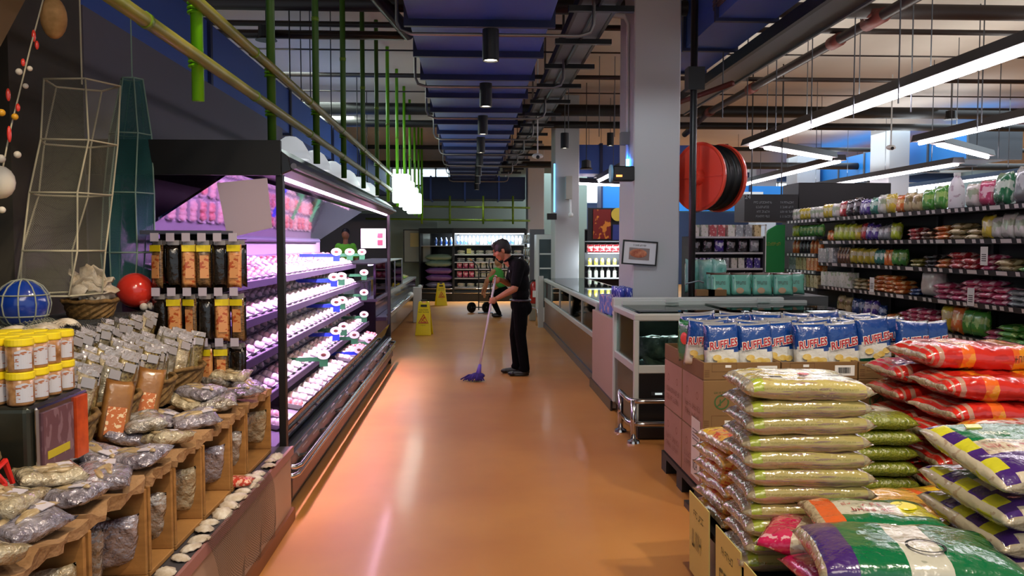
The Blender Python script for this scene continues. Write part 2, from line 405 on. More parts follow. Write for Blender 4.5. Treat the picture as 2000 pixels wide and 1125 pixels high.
# other blue ducts
for lab, b in (('blue duct angling overhead beside the wide column with a grille', (2.35, 3.0, 3.75, 2.9, 10.2, 4.3)),
               ('blue duct along the ceiling above the meat cabinet wall', (-2.75, 4.3, 3.05, -2.35, 24, 3.6)),
               ('blue duct crossing between the second and wide columns', (2.2, 17.2, 3.1, 5.4, 18.0, 3.7)),
               ('bright blue duct far behind the hose reel', (4.4, 27.5, 2.75, 14.5, 28.3, 3.6)),
               ('blue duct beside the far square pillar', (10.3, 16.6, 3.4, 11.4, 25.6, 4.0))):
    t = thing('air_duct', lab, 'duct', ((b[0]+b[3])/2, (b[1]+b[4])/2, b[2]))
    mb_ = M_blue if 'bright' not in lab and 'pillar' not in lab else mat('duct_bright', '#1f7fd0', .45)
    part('duct_body', MB().box(*b), mb_, t)
    lx = b[3]-b[0]; ly = b[4]-b[1]; n = 6
    for i in range(n+1):
        if ly > lx: q = MB().box(b[0]-.03, b[1]+ly*i/n-.03, b[2]-.03, b[3]+.03, b[1]+ly*i/n+.03, b[5]+.03)
        else: q = MB().box(b[0]+lx*i/n-.03, b[1]-.03, b[2]-.03, b[0]+lx*i/n+.03, b[4]+.03, b[5]+.03)
        part('flange', q, M_grey if 'pillar' in lab else mat('flange_navy', '#141f4a', .5), t)
    if 'angling' in lab:
        g = MB().box(2.33, 6.7, 3.85, 2.35, 7.9, 4.2)
        for i in range(8): g.box(2.31, 6.75, 3.87+i*.04, 2.34, 7.85, 3.885+i*.04)
        part('grille', g, mat('grille_brown', '#4a3b36', .6), t)
    if 'bright' in lab:
        part('grille', MB().box(9.2, 27.45, 2.95, 9.9, 27.5, 3.4), M_wht, t)
# downlights under the duct, each with a U-shaped hanger
def make_downlight():
    t = thing('downlight', 'black cylinder downlight', 'ceiling light', (0, 0, 0))
    part('lamp_body', MB().lathe([(.0, .26), (.07, .26), (.07, .0), (.062, .0), (.058, .03), (0, .03)], n=20), M_blk, t, smooth=False)
    part('lamp_lens', MB().lathe([(0, .028), (.055, .028), (.055, .012), (0, .012)], n=16), mat('lamp_glow', '#fff2d8', .4, emis=9), t)
    return t
dl = Proto(make_downlight())
def make_hanger():
    t = thing('u_hanger', 'x', 'hanger', (0, 0, 0))
    pts = [(-.62, 0, .75), (-.62, 0, .12)]+[(-.62+.1*(1-math.cos(a)), 0, .12-.1*math.sin(a)) for a in (R(30), R(60), R(90))]+[(.95+.1*math.sin(a), 0, .12-.1*math.cos(a)) for a in (0, R(30), R(60), R(90))]+[(1.05, 0, .75)]
    pts = [(-.62, 0, 1.19), (-.62, 0, .12), (-.59, 0, .05), (-.5, 0, .02), (.93, 0, .02), (1.02, 0, .05), (1.05, 0, .12), (1.05, 0, 1.19)]
    part('conduit', MB().tube(pts, .014, 8), mat('conduit_steel', '#8b8784', .35, .7), t, smooth=True)
    return t
uh = Proto(make_hanger())
for k in range(11):
    y = 7.0+2.3*k
    dl.put((.17, y, 3.15), 0, 'black cylinder downlight under the blue duct, %s along the row' % ORD[k], 'downlights under the blue duct')
    if k < 9: uh.put((0, y+.05, 3.36), 0, 'steel conduit hanger looped under the blue duct, %s in the row' % ORD[k], 'conduit hangers round the blue duct')
for k, (px, py, x) in enumerate([(1103, 290, None), (1192, 285, None), (1150, 320, None)]):
    p = P(px, py, y=14+k*2.5)
    solo('hanging_rod', MB().tube([(p.x, p.y, p.z+.25), (p.x, p.y, 4.55)], .007, 6), M_grey, 'thin rod carrying the %s downlight beyond the wide column' % ORD[k], 'rod')
    dl.put((p.x, p.y, p.z), 0, 'black downlight hanging beyond the wide column, %s of three' % ORD[k], 'downlights beyond the columns')
# rods carrying them
def rod(x, y, z0, lab, grp, z1=4.55, r=.006, m=M_grey):
    return solo('hanging_rod', MB().tube([(x, y, z0), (x, y, z1)], r, 6), m, lab, 'rod', grp)
# cable tray
t = thing('cable_tray', 'steel cable tray with rungs running beside the blue duct', 'cable tray', (1.1, 14, 3.7))
part('side_rail', MB().box(.93, 5.6, 3.68, .96, 24, 3.78), M_drk, t); part('side_rail', MB().box(1.27, 5.6, 3.68, 1.30, 24, 3.78), M_drk, t)
rg = MB()
part('tray_bed', MB().box(.96, 5.6, 3.69, 1.27, 24, 3.70), M_grey, t)
for i in range(16): part('support_bar', MB().box(.85, 6+i*1.15, 3.62, 1.42, 6.06+i*1.15, 3.67), M_blk, t)
part('cable', MB().tube([(1.12, 5.6, 3.67), (1.08, 12, 3.67), (1.12, 24, 3.67)], .02, 6), M_blk, t)
t = thing('cable_tray', 'dark cable tray hung under the angled blue duct', 'cable tray', (2.95, 7, 3.6))
part('side_rail', MB().box(2.88, 3.2, 3.58, 2.93, 12.5, 3.70), M_blk, t)
part('tray_bed', MB().box(2.93, 3.2, 3.60, 3.25, 12.5, 3.62), M_grey, t)
part('side_rail', MB().box(3.25, 3.2, 3.58, 3.28, 12.5, 3.68), M_grey, t)
# pipes across and along
def pipe(pts, r, m, lab, joints=(), jm=None, n=12):
    t = thing('ceiling_pipe', lab, 'pipe', pts[0])
    part('pipe_run', MB().tube(pts, r, n), m, t, smooth=True)
    for a, b in joints: part('pipe_coupling', MB().tube([a, b], r*1.35, n), jm or m, t, smooth=True)
    return t
M_rp = mat('red_primer', '#5e241b', .6); M_brn = mat('pipe_brown', '#2a1d19', .45)
pipe([(-4, 8.95, 4.17), (20, 8.95, 4.17)], .085, M_brn, 'thick dark pipe crossing the ceiling nearest the entrance')
pipe([(-4, 9.9, 4.2), (20, 9.9, 4.2)], .035, M_brn, 'slim dark pipe crossing just beyond the thick one')
pipe([(-3.1, 9.4, 3.95), (-.75, 9.4, 3.95), (-.70, 9.4, 3.98), (-1.35, 7.2, 4.35)], .05, M_brn, 'dark sprinkler pipe turning back above the bamboo rails')
pipe([(-4, 12.9, 4.22), (20, 12.9, 4.22)], .035, M_brn, 'slim dark sprinkler line above the middle of the aisle')
pipe([(-4, 11.6, 4.3), (20, 11.6, 4.3)], .012, M_brn, 'thin rod line across the ceiling before the middle pipe')
pipe([(-4, 14.4, 4.25), (20, 14.4, 4.25)], .012, M_brn, 'thin rod line across the ceiling after the middle pipe')
pipe([(-4, 15.6, 4.15), (20, 15.6, 4.15)], .11, M_drk, 'heavy black pipe crossing in front of the ceiling beam')
pipe([(-4, 16.1, 3.95), (20, 16.1, 3.95)], .07, M_drk, 'black pipe hung just below the heavy black one')
pipe([(-4, 19.5, 3.9), (20, 19.5, 3.9)], .05, M_drk, 'black pipe crossing beyond the second column')
pipe([(-4, 21.5, 3.7), (20, 21.5, 3.7)], .09, M_drk, 'dark far pipe with a lagged sleeve')
pipe([(4.45, 6, 4.08), (4.45, 15.4, 4.08), (4.45, 17, 3.9)], .06, M_brn, 'dark diagonal sprinkler main with red clamps above the rice bags',
     [((4.45, 8.75, 4.08), (4.45, 9.15, 4.08)), ((4.45, 9.8, 4.08), (4.45, 10.05, 4.08)), ((4.45, 12.8, 4.08), (4.45, 13.05, 4.08)), ((4.45, 15.1, 4.08), (4.45, 15.3, 4.08))], M_rp)
t_ = pipe([(4.45, 8.95, 4.17), (4.45, 8.95, 4.09)], .12, M_rp, 'red clamp where the thick pipe crosses the sprinkler main')
pipe([(2.42, 12.5, 3.5), (2.75, 8.6, 3.3)], .03, M_rp, 'short red pipe behind the hose reel')
# hanging rods on the right
for i, (px, y) in enumerate([(1410, 9), (1458, 9.9), (1514, 9.9), (1583, 9.9), (1665, 8.95), (1752, 8), (1777, 8.5), (1820, 12.9), (1907, 9.9), (1915, 9.2), (1950, 12.9), (1970, 14.4), (1110, 12), (1170, 12.9), (1200, 12.9), (608, 9.9), (590, 9.9), (648, 10)]):
    p = P(px, 300, y=y)
    solo('hanging_rod', MB().tube([(p.x, y, 3.0 if px > 1300 else 3.3), (p.x, y, 4.55)], .007, 6), M_grey, ('thin steel ceiling rod, %s from the wide column' % ORD[i]) if px > 1300 else 'thin steel ceiling rod over the aisle, %s' % ORD[i], 'rod', 'ceiling rods')
# bell shaped ceiling sensors
for px, py, y, lab in ((520, 70, 9.3, 'over the bamboo rails'), (1857, 228, 14.4, 'over the snack gondola'), (1145, 325, 15, 'beside the second column')):
    p = P(px, py, y=y)
    t = thing('alarm_bell', 'small black bell shaped alarm hanging %s' % lab, 'alarm', p)
    part('bell', MB().lathe([(.03, .12), (.085, .1), (.09, -.02), (.12, -.05), (0, -.05)], p, 16), M_blk, t, smooth=False)
    part('stem', MB().tube([(p.x, p.y, p.z+.1), (p.x, p.y, 4.55)], .008, 6), M_blk, t)
# LED linear lamps
M_led = mat('led_white', '#ffffff', .3, emis=13, ecol='#fff4ff'); M_trough = mat('lamp_trough', '#2b2a2c', .4); M_refl = mat('lamp_reflector', '#b9b9bd', .3)
def linear(a, b, lab, seg=3, w_=.12):
    a = Vector(a); b = Vector(b); d = (b-a); L = d.length; ang = math.atan2(d.y, d.x)
    t = thing('linear_lamp', lab, 'ceiling light', a, 0, 'linear lamps over the right-hand shelves')
    M = Matrix.Translation(a) @ Matrix.Rotation(ang, 4, 'Z')
    part('lamp_housing', MB().add([(v[0], v[1], v[2]) for v in [(0,-w_,.0),(L,-w_,.0),(L,-w_*.8,.10),(0,-w_*.8,.10),(0,w_,.0),(L,w_,.0),(L,w_*.8,.10),(0,w_*.8,.10)]], [(0,1,2,3),(7,6,5,4),(3,2,6,7),(0,3,7,4),(1,5,6,2)], 0, M), M_trough, t)
    part('reflector', MB().box(0, -w_*.95, -.006, L, w_*.95, .0, 0, M), M_refl, t)
    for i in range(seg):
        part('suspension_rod', MB().tube([M @ Vector((L*(i+.5)/seg, 0, .09)), M @ Vector((L*(i+.5)/seg, 0, 4.55-a.z))], .006, 5), M_grey, t)
        part('light_tube', MB().tube([M @ Vector((L*i/seg+.03, 0, -.03)), M @ Vector((L*(i+1)/seg-.03, 0, -.03))], .025, 8), M_led, t)
    return t
Z = 3.2
def q(px, py, z=Z): p = P(px, py, z=z); return (p.x, p.y, z)
linear((4.5, 4.2, Z), (4.5, 13.1, Z), 'longest white linear lamp sweeping over the snack gondola', 6, .16)
linear((4.75, 13.15, Z), (6.6, 14.8, Z), 'short slanting linear lamp closing the bend beyond the longest lamp', 2)
linear((6.95, 15.2, Z), (7.15, 22.6, Z), 'linear lamp running away from the bend towards the hose reel', 4)
linear((6.95, 6.5, Z), (6.95, 12.5, Z), 'linear lamp high over the far side of the snack gondola', 3)
linear((7.3, 12.6, Z), (9.3, 14.4, Z), 'short slanting linear lamp past the square pillar', 2)
linear((9.0, 14.8, 3.12), (9.0, 22, 3.12), 'linear lamp beyond the pillar low over the navy wall', 4)
linear((12.2, 15, Z), (12.2, 27, Z), 'farthest linear lamp towards the daylight windows', 4)
linear((2.75, 14.0, 3.0), (2.75, 17.6, 3.0), 'tilted white tube lamp between the two columns', 1, .06)
linear((2.4, 18.3, 3.0), (4.6, 19.4, 3.0), 'thin white tube lamp across above the snack posters', 2, .05)
# blue service wall mounted box with blue glow on the wide column
t = thing('service_box', 'black control box with blue lamp on the side of the wide column', 'control box', (1.6, 8.5, 2.4))
part('housing', MB().box(1.44, 8.28, 2.25, 1.66, 8.42, 2.40), M_blk, t, bevel=.01)
part('indicator', MB().box(1.47, 8.27, 2.29, 1.53, 8.28, 2.31), mat('amber_glow', '#ff8844', .4, emis=2), t)
part('blue_lamp', MB().box(1.63, 8.55, 2.42, 1.655, 8.6, 2.5), mat('blue_glow', '#2a7dff', .4, emis=30), t)
part('sign_ring', MB().lathe([(.05, 0), (.09, 0), (.09, .02), (.05, .02)], (0, 0, 0), 20, 0, Matrix.Translation((1.42, 8.36, 2.33)) @ Matrix.Rotation(R(90), 4, 'Y')), mat('pale_blue', '#7fb8d8', .4), t)
t = thing('conduit_pipe', 'grey conduit running up the wide column side from the control box', 'conduit', (1.64, 8.6, 2.5))
part('pipe_run', MB().tube([(1.64, 8.6, 2.5), (1.64, 8.6, 3.9), (1.6, 8.6, 3.98), (1.2, 8.6, 4.0)], .018, 8), M_col, t, smooth=True)
part('junction_box', MB().box(1.57, 8.56, 2.65, 1.66, 8.66, 2.78), mat('conduit_grey', '#56555a', .5), t)
# far column fittings
t = thing('service_box', 'small black control box with blue strip on the second column', 'control box', (1.6, 16.1, 2.1))
part('housing', MB().box(1.5, 16.05, 2.1, 1.68, 16.2, 2.22), M_blk, t)
part('blue_strip', MB().box(1.63, 16.16, 2.25, 1.66, 16.2, 3.2), mat('pale_blue_glow', '#7fc6ff', .4, emis=1.0), t)
t = thing('wall_speaker', 'grey speaker box with a camera arm on the second column', 'speaker', (1.9, 16.1, 2.6))
part('housing', MB().box(1.86, 16.03, 2.5, 1.98, 16.2, 2.95), mat('speaker_grey', '#a8a89e', .6), t)
part('camera_arm', MB().tube([(1.95, 16.1, 2.5), (1.95, 16.05, 2.2)], .02, 6), M_wht, t)
part('camera_head', MB().ball((1.95, 16.0, 2.19), .05), M_wht, t, smooth=True)
for px, py, y, lab in ((1050, 305, 13, 'beside the blue duct'), (1740, 288, 14, 'hanging near the square pillar')):
    p = P(px, py, y=y); t = thing('security_camera', 'white ceiling camera %s' % lab, 'camera', p)
    part('camera_body', MB().ball(p, (.09, .06, .045)), M_wht, t, smooth=True)
    part('lens', MB().ball((p.x, p.y-.05, p.z-.02), .03), M_blk, t, smooth=True)
    part('drop_rod', MB().tube([p, (p.x, p.y, 4.55)], .012, 6), M_wht, t)
# black pole and hose reel
t = thing('support_pole', 'black steel pole standing beside the wide column', 'pole', (2.16, 7.95, 0))
part('pole', MB().tube([(2.165, 7.95, 0), (2.165, 7.95, 4.55)], .034, 14), M_blk, t, smooth=True)
part('speaker_box', MB().box(2.10, 7.9, 3.1, 2.26, 8.05, 3.32), M_blk, t)
part('strap', MB().tube([(2.10, 7.93, 1.22), (2.22, 7.90, 1.25), (2.28, 7.93, 1.23)], .008, 6), M_grey, t)
rc = P(1386, 347, y=8.6); Mr = Matrix.Translation(rc) @ Matrix.Rotation(R(32), 4, 'Z') @ Matrix.Rotation(R(90), 4, 'Y')
t = thing('hose_reel', 'red fire hose reel wound with black hose beside the black pole', 'hose reel', rc)
def disc(z, r=.35): return MB().lathe([(0, z-.012), (r*.93, z-.012), (r, z-.03), (r+.012, z-.015), (r, z+.02), (0, z+.012)], (0, 0, 0), 40, 0, Mr)
part('reel_plate', disc(-.16), M_red, t, smooth=False); part('reel_plate', disc(.16), M_red, t)
part('reel_hub', MB().lathe([(0, -.25), (.07, -.25), (.09, -.17), (.09, .17), (0, .17)], (0, 0, 0), 20, 0, Mr), M_red, t)
h = MB()
pr = [(0, -.14), (.18, -.14)]
for k in range(5): pr += [(.30+.02*(k % 2), -.14+k*.056+.004), (.335+.01*(k % 2), -.14+k*.056+.028), (.30+.02*(k % 2), -.14+k*.056+.052)]
pr += [(.18, .14), (0, .14)]
part('hose', MB().lathe(pr, (0, 0, 0), 40, 0, Mr), mat('rubber_hose', '#0d0d0e', .4), t, smooth=True)
part('spoke', MB().box(-.32, -.008, -.185, .32, .008, -.175, 0, Mr).box(-.008, -.32, -.185, .008, .32, -.175, 0, Mr), M_red, t)
part('bracket', MB().tube([Mr @ Vector((0, 0, .2)), Mr @ Vector((.0, 0, .5)), (2.14, 8.75, rc.z+.1)], .03, 8), M_red, t)
# ================= BAMBOO FRAME =================
def bamboo(name, a, b, r, m, lab, grp, step=.9):
    a = Vector(a); b = Vector(b); L = (b-a).length; n = max(2, int(L/step)); pts = []; mb = MB()
    mb.tube([a+(b-a)*i/n for i in range(n+1)], r, 10)
    t = thing(name, lab, 'bamboo pole', a, 0, grp)
    part('cane', mb, m, t, smooth=True)
    d = (b-a).normalized()
    for i in range(1, n):
        c = a+(b-a)*i/n; part('node_ring', MB().tube([c-d*.015, c-d*.004, c+d*.004, c+d*.015], r*1.13, 10), M_bam, t, smooth=True)
    return t
bamboo('bamboo_rail', (-1.2, 1.6, 2.43), (-1.2, 17, 2.43), .028, mat('bamboo_olive', '#8f8c3c', .35, noise_=(3, '#6f7a2c')), 'lower long bamboo rail running over the meat cabinet', None, 1.45)
bamboo('bamboo_rail', (-1.2, 1.6, 2.67), (-1.2, 17, 2.67), .028, mat('bamboo_olive', '#8f8c3c'), 'upper long bamboo rail running over the meat cabinet', None, 1.45)
pos = [2.45, 3.84, 5.23, 6.72, 8.14, 9.6, 11.0, 12.45, 14.0, 15.5, 16.9, 18.3, 19.7, 21.0]
for i, y in enumerate(pos):
    z0 = 2.255 if i else 2.56
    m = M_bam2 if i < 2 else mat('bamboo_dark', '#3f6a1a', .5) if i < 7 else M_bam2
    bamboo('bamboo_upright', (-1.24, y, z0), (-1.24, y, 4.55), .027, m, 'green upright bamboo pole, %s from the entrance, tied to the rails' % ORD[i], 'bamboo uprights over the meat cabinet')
    if 0 < i < 9:
        for z in (2.43, 2.67):
            b = MB()
            for k in range(3): b.tube([(-1.24+.036*math.cos(a), y+.036*math.sin(a), z-.02+.02*k) for a in [j*math.pi/5 for j in range(10)]], .007, 5, closed=True)
            solo('rope_lashing', b, M_bam2, 'green rope tying the %s bamboo upright to the %s rail' % (ORD[i], 'lower' if z < 2.5 else 'upper'), 'rope', 'rope lashings on the bamboo')
# bamboo frame across the back wall
for i, z in enumerate((2.35, 2.72)):
    bamboo('bamboo_rail', (-3, 23.6, z), (1.7, 23.6, z-.05), .03, M_bam, 'bamboo rail crossing above the far fridges, %s one' % ('lower', 'upper')[i], None, 1.2)
for i, x in enumerate((-1.4, -.6, .35, 1.2)):
    bamboo('bamboo_upright', (x, 23.5, 2.2), (x, 23.5, 3.0), .03, M_bam, 'short green bamboo stick tied over the far fridges, %s along' % ORD[i], 'short bamboo sticks at the back')
# glowing hanging lantern panels
M_lan = mat('lantern_white', '#ffffff', .4, emis=5, ecol='#e6fff6')
for k in range(4):
    y = 13.3+k*1.0; x = -1.12
    t = thing('hanging_lantern', 'bright white box lantern hung from the bamboo, %s in the row' % ORD[k], 'lantern', (x, y, 2.2), 0, 'white lanterns on the bamboo')
    part('shade', MB().box(x-.14, y-.02, 2.28-.02*k, x+.14, y+.14, 2.74-.04*k), M_lan, t, bevel=.02)
    part('cord', MB().tube([(x, y+.05, 2.7), (x, y+.05, 3.2)], .008, 5), M_blk, t)
# white domed pendant lamps over the deli behind the cabinet
M_dome = mat('dome_white', '#e9eef2', .35, emis=.25)
for k in range(6):
    y = 9.3+k*1.35; x = -2.0
    t = thing('pendant_lamp', 'white domed pendant lamp above the deli, %s from the meat cabinet' % ORD[k], 'ceiling light', (x, y, 2.5), 0, 'domed lamps above the deli')
    part('lamp_shade', MB().lathe([(.0, .26), (.06, .25), (.13, .2), (.19, .1), (.22, 0), (.20, 0), (.17, .09), (0, .19)], (x, y, 2.55), 24), M_dome, t, smooth=True)
    part('bulb', MB().ball((x, y, 2.6), .05), mat('bulb_glow', '#ffffff', .4, emis=8), t, smooth=True)
    part('cord', MB().tube([(x, y, 2.8), (x, y, 4.55)], .008, 5), M_blk, t)

# ================= MEAT CABINET =================
X0, X1, Y0, Y1 = -2.08, -1.1, 4.84, 11.1
fr = thing('meat_cabinet', 'long black open refrigerated meat cabinet glowing pink along the aisle', 'refrigerator', (-1.6, 8, 0))
M_pl = mat('cabinet_grey', '#3a3940', .4); M_liner = mat('cabinet_liner', '#8f8a97', .4)
part('back_panel', MB().box(X0, Y0, .2, X0+.06, Y1, 2.1), M_liner, fr)
part('base', MB().box(X0, Y0, 0, -1.12, Y1, .10).box(X0, Y0, .10, -1.18, Y1, .24), mat('kick_black', '#141316', .35, coat=.3), fr)
part('canopy', MB().prism([(X0, 2.17), (X0, 2.02), (-1.42, 2.06), (-1.2, 2.06), (-1.10, 2.0), (-1.03, 2.03), (-1.05, 2.11), (-1.14, 2.18)], 'y', Y0-.03, Y1+.03), mat('canopy_black', '#16161a', .3, coat=.3), fr, bevel=.006)
part('canopy_header', MB().box(X0-.1, Y0-.05, 2.0, -1.09, Y0-.02, 2.2), M_blk, fr)
part('canopy_edge', MB().tube([(-1.02, Y0-.03, 2.055), (-1.02, Y1+.03, 2.055)], .018, 8), mat('edge_silver', '#7b7377', .25, .8), fr)
for i in range(4):
    a = Y0+.1+i*1.55
    part('light_tube', MB().tube([(-1.13, a, 2.005), (-1.13, a+1.45, 2.005)], .016, 8), mat('tube_pink', '#ffe4fb', .3, emis=16, ecol='#ffc9f4'), fr)
M_tint = glass('end_glass', '#d9cfe2', .06)
for nm, y in (('near', Y0), ('far', Y1)):
    part('end_glass', MB().prism([(X0+.06, .24), (-1.12, .3), (-1.12, 2.02), (X0+.06, 2.02)], 'y', y, y+.008), M_tint, fr)
    part('corner_post', MB().box(-1.125, y-.03, .0, -1.085, y+.03, 2.06), M_blk, fr, bevel=.004)
part('front_glass', MB().add([(-1.13, Y0+.03, .36), (-1.13, Y1-.03, .36), (-1.09, Y1-.03, .55), (-1.09, Y0+.03, .55), (-1.136, Y0+.03, .36), (-1.136, Y1-.03, .36), (-1.096, Y1-.03, .55), (-1.096, Y0+.03, .55)], [(0,1,2,3), (7,6,5,4), (3,2,6,7)]), glass('riser_glass', '#f3dcea', .25), fr)
part('front_panel', MB().prism([(-1.2, .20), (-1.10, .22), (-1.075, .34), (-1.11, .37), (-1.2, .37)], 'y', Y0, Y1), mat('front_black', '#1c1b22', .3, coat=.4), fr)
part('price_strip', MB().add([(-1.085, Y0+.05, .30), (-1.085, Y1, .30), (-1.095, Y1, .365), (-1.095, Y0+.05, .365)], [(0,1,2,3)]).box(-1.1, Y0+.05, .36, -1.085, Y1, .37), mat('strip_slate', '#3c4450', .3), fr)
for i in range(16):
    y = Y0+.4+i*.36
    part('price_card', MB().box(-1.083, y, .305, -1.08, y+.16, .355), mat('card_grey', '#9aa0a5', .5), fr)
for z, x in ((.29, -1.02), (.235, -1.035)):
    part('bumper_rail', MB().tube([(-1.12, Y0-.0, z), (x-.02, Y0-.0, z), (x, Y0+.05, z), (x, Y1-.05, z), (x-.02, Y1, z), (-1.12, Y1, z)], .014, 10), M_chrome, fr, smooth=True)
for i in range(9): part('rail_bracket', MB().tube([(-1.12, Y0+.35+i*.7, .262), (-1.02, Y0+.35+i*.7, .285)], .012, 6), M_chrome, fr)
part('skirt', MB().box(-1.13, Y0, .10, -1.06, Y1, .215), mat('skirt_brown', '#4a3a34', .4, .3), fr, bevel=.008)
SH = [(1.38, -1.55), (1.13, -1.5), (.885, -1.45), (.615, -1.38)]
M_shelf = mat('shelf_steel', '#6f6a78', .5, .1)
for i, (z, xf) in enumerate(SH):
    part('shelf', MB().prism([(X0+.06, z+.11), (xf, z-.065), (xf, z-.05), (X0+.06, z+.13)], 'y', Y0+.05, Y1-.05), M_shelf, fr)
    part('shelf_lip', MB().box(xf, Y0+.05, z-.085, xf+.012, Y1-.05, z-.035), mat('lip_lilac', '#2f2b3a', .45), fr)
part('deck', MB().prism([(X0+.06, .50), (-1.17, .36), (-1.17, .33), (X0+.06, .33)], 'y', Y0+.05, Y1-.05), M_shelf, fr)
# tilted mirror under the canopy
part('mirror', MB().add([(-1.98, Y0+.12, 1.66), (-1.98, Y1-.3, 1.66), (-1.42, Y1-.3, 2.03), (-1.42, Y0+.12, 2.03), (-1.99, Y0+.12, 1.67), (-1.99, Y1-.3, 1.67), (-1.43, Y1-.3, 2.04), (-1.43, Y0+.12, 2.04)], [(0,1,2,3), (7,6,5,4), (0,4,5,1), (3,2,6,7), (0,3,7,4), (1,5,6,2)]), mat('mirror', '#c9c5cc', .05, 1, bump=(5, .08, .01)), fr)
part('mirror_rail', MB().tube([(-1.98, Y0+.1, 1.65), (-1.98, Y1-.3, 1.65)], .02, 6), mat('slate_rail', '#454a5c', .4), fr)
# notice sheet inside the near glass, and one on the far glass
solo('notice_sheet', MB().add([(-1.40, 4.80, 1.64), (-1.145, 4.80, 1.70), (-1.17, 4.80, 1.985), (-1.455, 4.80, 1.955), (-1.40, 4.803, 1.64), (-1.145, 4.803, 1.70), (-1.17, 4.803, 1.985), (-1.455, 4.803, 1.955)], [(0,1,2,3), (7,6,5,4), (0,4,5,1), (1,5,6,2), (2,6,7,3), (3,7,4,0)]), mat('paper_grey', '#b5a6b8', .8), 'plain printed notice sheet taped on the near end glass of the meat cabinet', 'paper')
t = thing('notice_sheet', 'notice with two small photos taped on the far end glass of the cabinet', 'paper', (-1.28, 11.05, 1.7))
part('sheet', MB().box(-1.47, 11.06, 1.56, -1.14, 11.065, 1.82), M_paper, t)
part('photo', MB().box(-1.25, 11.055, 1.70, -1.18, 11.06, 1.76), mat('photo_maroon', '#7a3040', .6), t)
part('photo', MB().box(-1.25, 11.055, 1.60, -1.18, 11.06, 1.67), mat('photo_maroon', '#7a3040', .6), t)
# meat trays
M_tray = mat('foam_tray', '#e8e4e6', .6); M_film = glass('cling_film', '#fff4fb', .35)
def make_tray(c1, c2, nm, sd):
    t = thing('meat_tray', 'x', 'food tray', (0, 0, 0)); r_ = random.Random(sd)
    part('tray', MB().lathe([(.0, 0), (.085, 0), (.112, .022), (.106, .022), (.083, .006), (0, .006)], n=4, M=Matrix.Diagonal((1.12, .95, 1, 1)) @ Matrix.Rotation(R(45), 4, 'Z')), M_tray, t)
    m = MB()
    for k in range(4): m.ball((-.055+.035*k+r_.uniform(-.01, .01), r_.uniform(-.01, .01), .02), (.03, .05+r_.uniform(-.008, .008), .018), 8, 5)
    part('meat', m, mat(nm, c1, .3, coat=.4, noise_=(28, c2)), t, smooth=True)
    return t
kinds = [('pale chicken', '#f3ddd4', '#fff6f2'), ('pink pork', '#e8b4b0', '#fbe6e2'), ('red beef', '#a8454c', '#e0a8a4')]
TP = [Proto(make_tray(c1, c2, 'meat_'+n.split()[1], i)) for i, (n, c1, c2) in enumerate(kinds)]
SN = ['top shelf', 'second shelf', 'third shelf', 'lowest shelf', 'bottom deck']
for si in range(5):
    z, xf = (SH[si] if si < 4 else (.44, -1.2)); dep = 2
    n = 27
    for row in range(dep):
        for i in range(n):
            y = Y0+.17+i*.225
            k = (2 if rnd.random() < .55 else 1) if si == 0 else (0 if rnd.random() < .6 else 1) if si < 3 else (0 if rnd.random() < .45 else 1 if rnd.random() < .7 else 2)
            if si < 4: xx = xf-.115-row*.19; zz = z-.026+row*.068; tilt = R(20)
            else: xx = xf-.14-row*.24; zz = .39+row*.043; tilt = R(11)
            if si == 4 and row == 0 and rnd.random() < .12: continue
            sec = ['beside the near end glass', 'before the middle', 'past the middle', 'beside the far end glass'][min(3, i*4//n)]
            lab = '%s tray, %s row of the %s, %s' % (kinds[k][0], ('front', 'back')[row], SN[si], sec)
            TP[k].put((xx, y, zz+.006), (0, tilt, rnd.uniform(-.06, .06)), lab, lab+' of the meat cabinet', (.98, 1.0, 1.7))
# divider tags: round white tokens on blue or green holders
def make_token(nm, c):
    t = thing('price_token', 'x', 'price tag', (0, 0, 0))
    part('disc', MB().lathe([(0, 0), (.05, 0), (.05, .008), (0, .008)], n=20, M=Matrix.Rotation(R(90), 4, 'X') @ Matrix.Diagonal((1.1, .8, 1, 1))), mat('token_white', '#f4f0f2', .4), t)
    part('picture', MB().ball((0, -.009, 0), (.022, .003, .014)), mat('token_brown', '#6a3c34', .5), t)
    part('holder', MB().box(-.035, -.004, -.10, .035, .004, -.035), mat(nm, c, .4), t)
    part('bar', MB().box(-.38, .0, -.055, -.03, .012, -.02), mat(nm, c, .4), t)
    return t
PB = Proto(make_token('holder_blue', '#2440d8')); PG = Proto(make_token('holder_green', '#2c7048'))
ti = {}
for (px, py, x, k) in [(657, 492, -1.42, 0), (683, 492, -1.42, 1), (707, 492, -1.42, 1), (652, 541, -1.40, 0), (667, 539, -1.40, 1), (711, 532, -1.40, 1), (657, 590, -1.38, 0), (668, 586, -1.38, 1), (711, 571, -1.38, 1), (656, 646, -1.35, 0), (671, 637, -1.35, 1), (711, 614, -1.35, 1), (692, 654, -1.25, 1), (701, 683, -1.2, 0), (632, 693, -1.25, 1), (722, 664, -1.2, 1)]:
    p = P(px, py, x=x); kk = ('blue', 'green')[k]; row = 'on the top shelf' if py < 500 else 'on the second shelf' if py < 545 else 'on the third shelf' if py < 595 else 'on the lowest shelf' if py < 650 else 'on the bottom deck'
    ti[(kk, row)] = ti.get((kk, row), 0)+1
    (PB, PG)[k].put((p.x, p.y, p.z), (0, 0, R(8)), 'round white picture tag on a %s holder, %s %s' % (kk, ORD[ti[(kk, row)]-1], row), 'round tags in the meat cabinet')

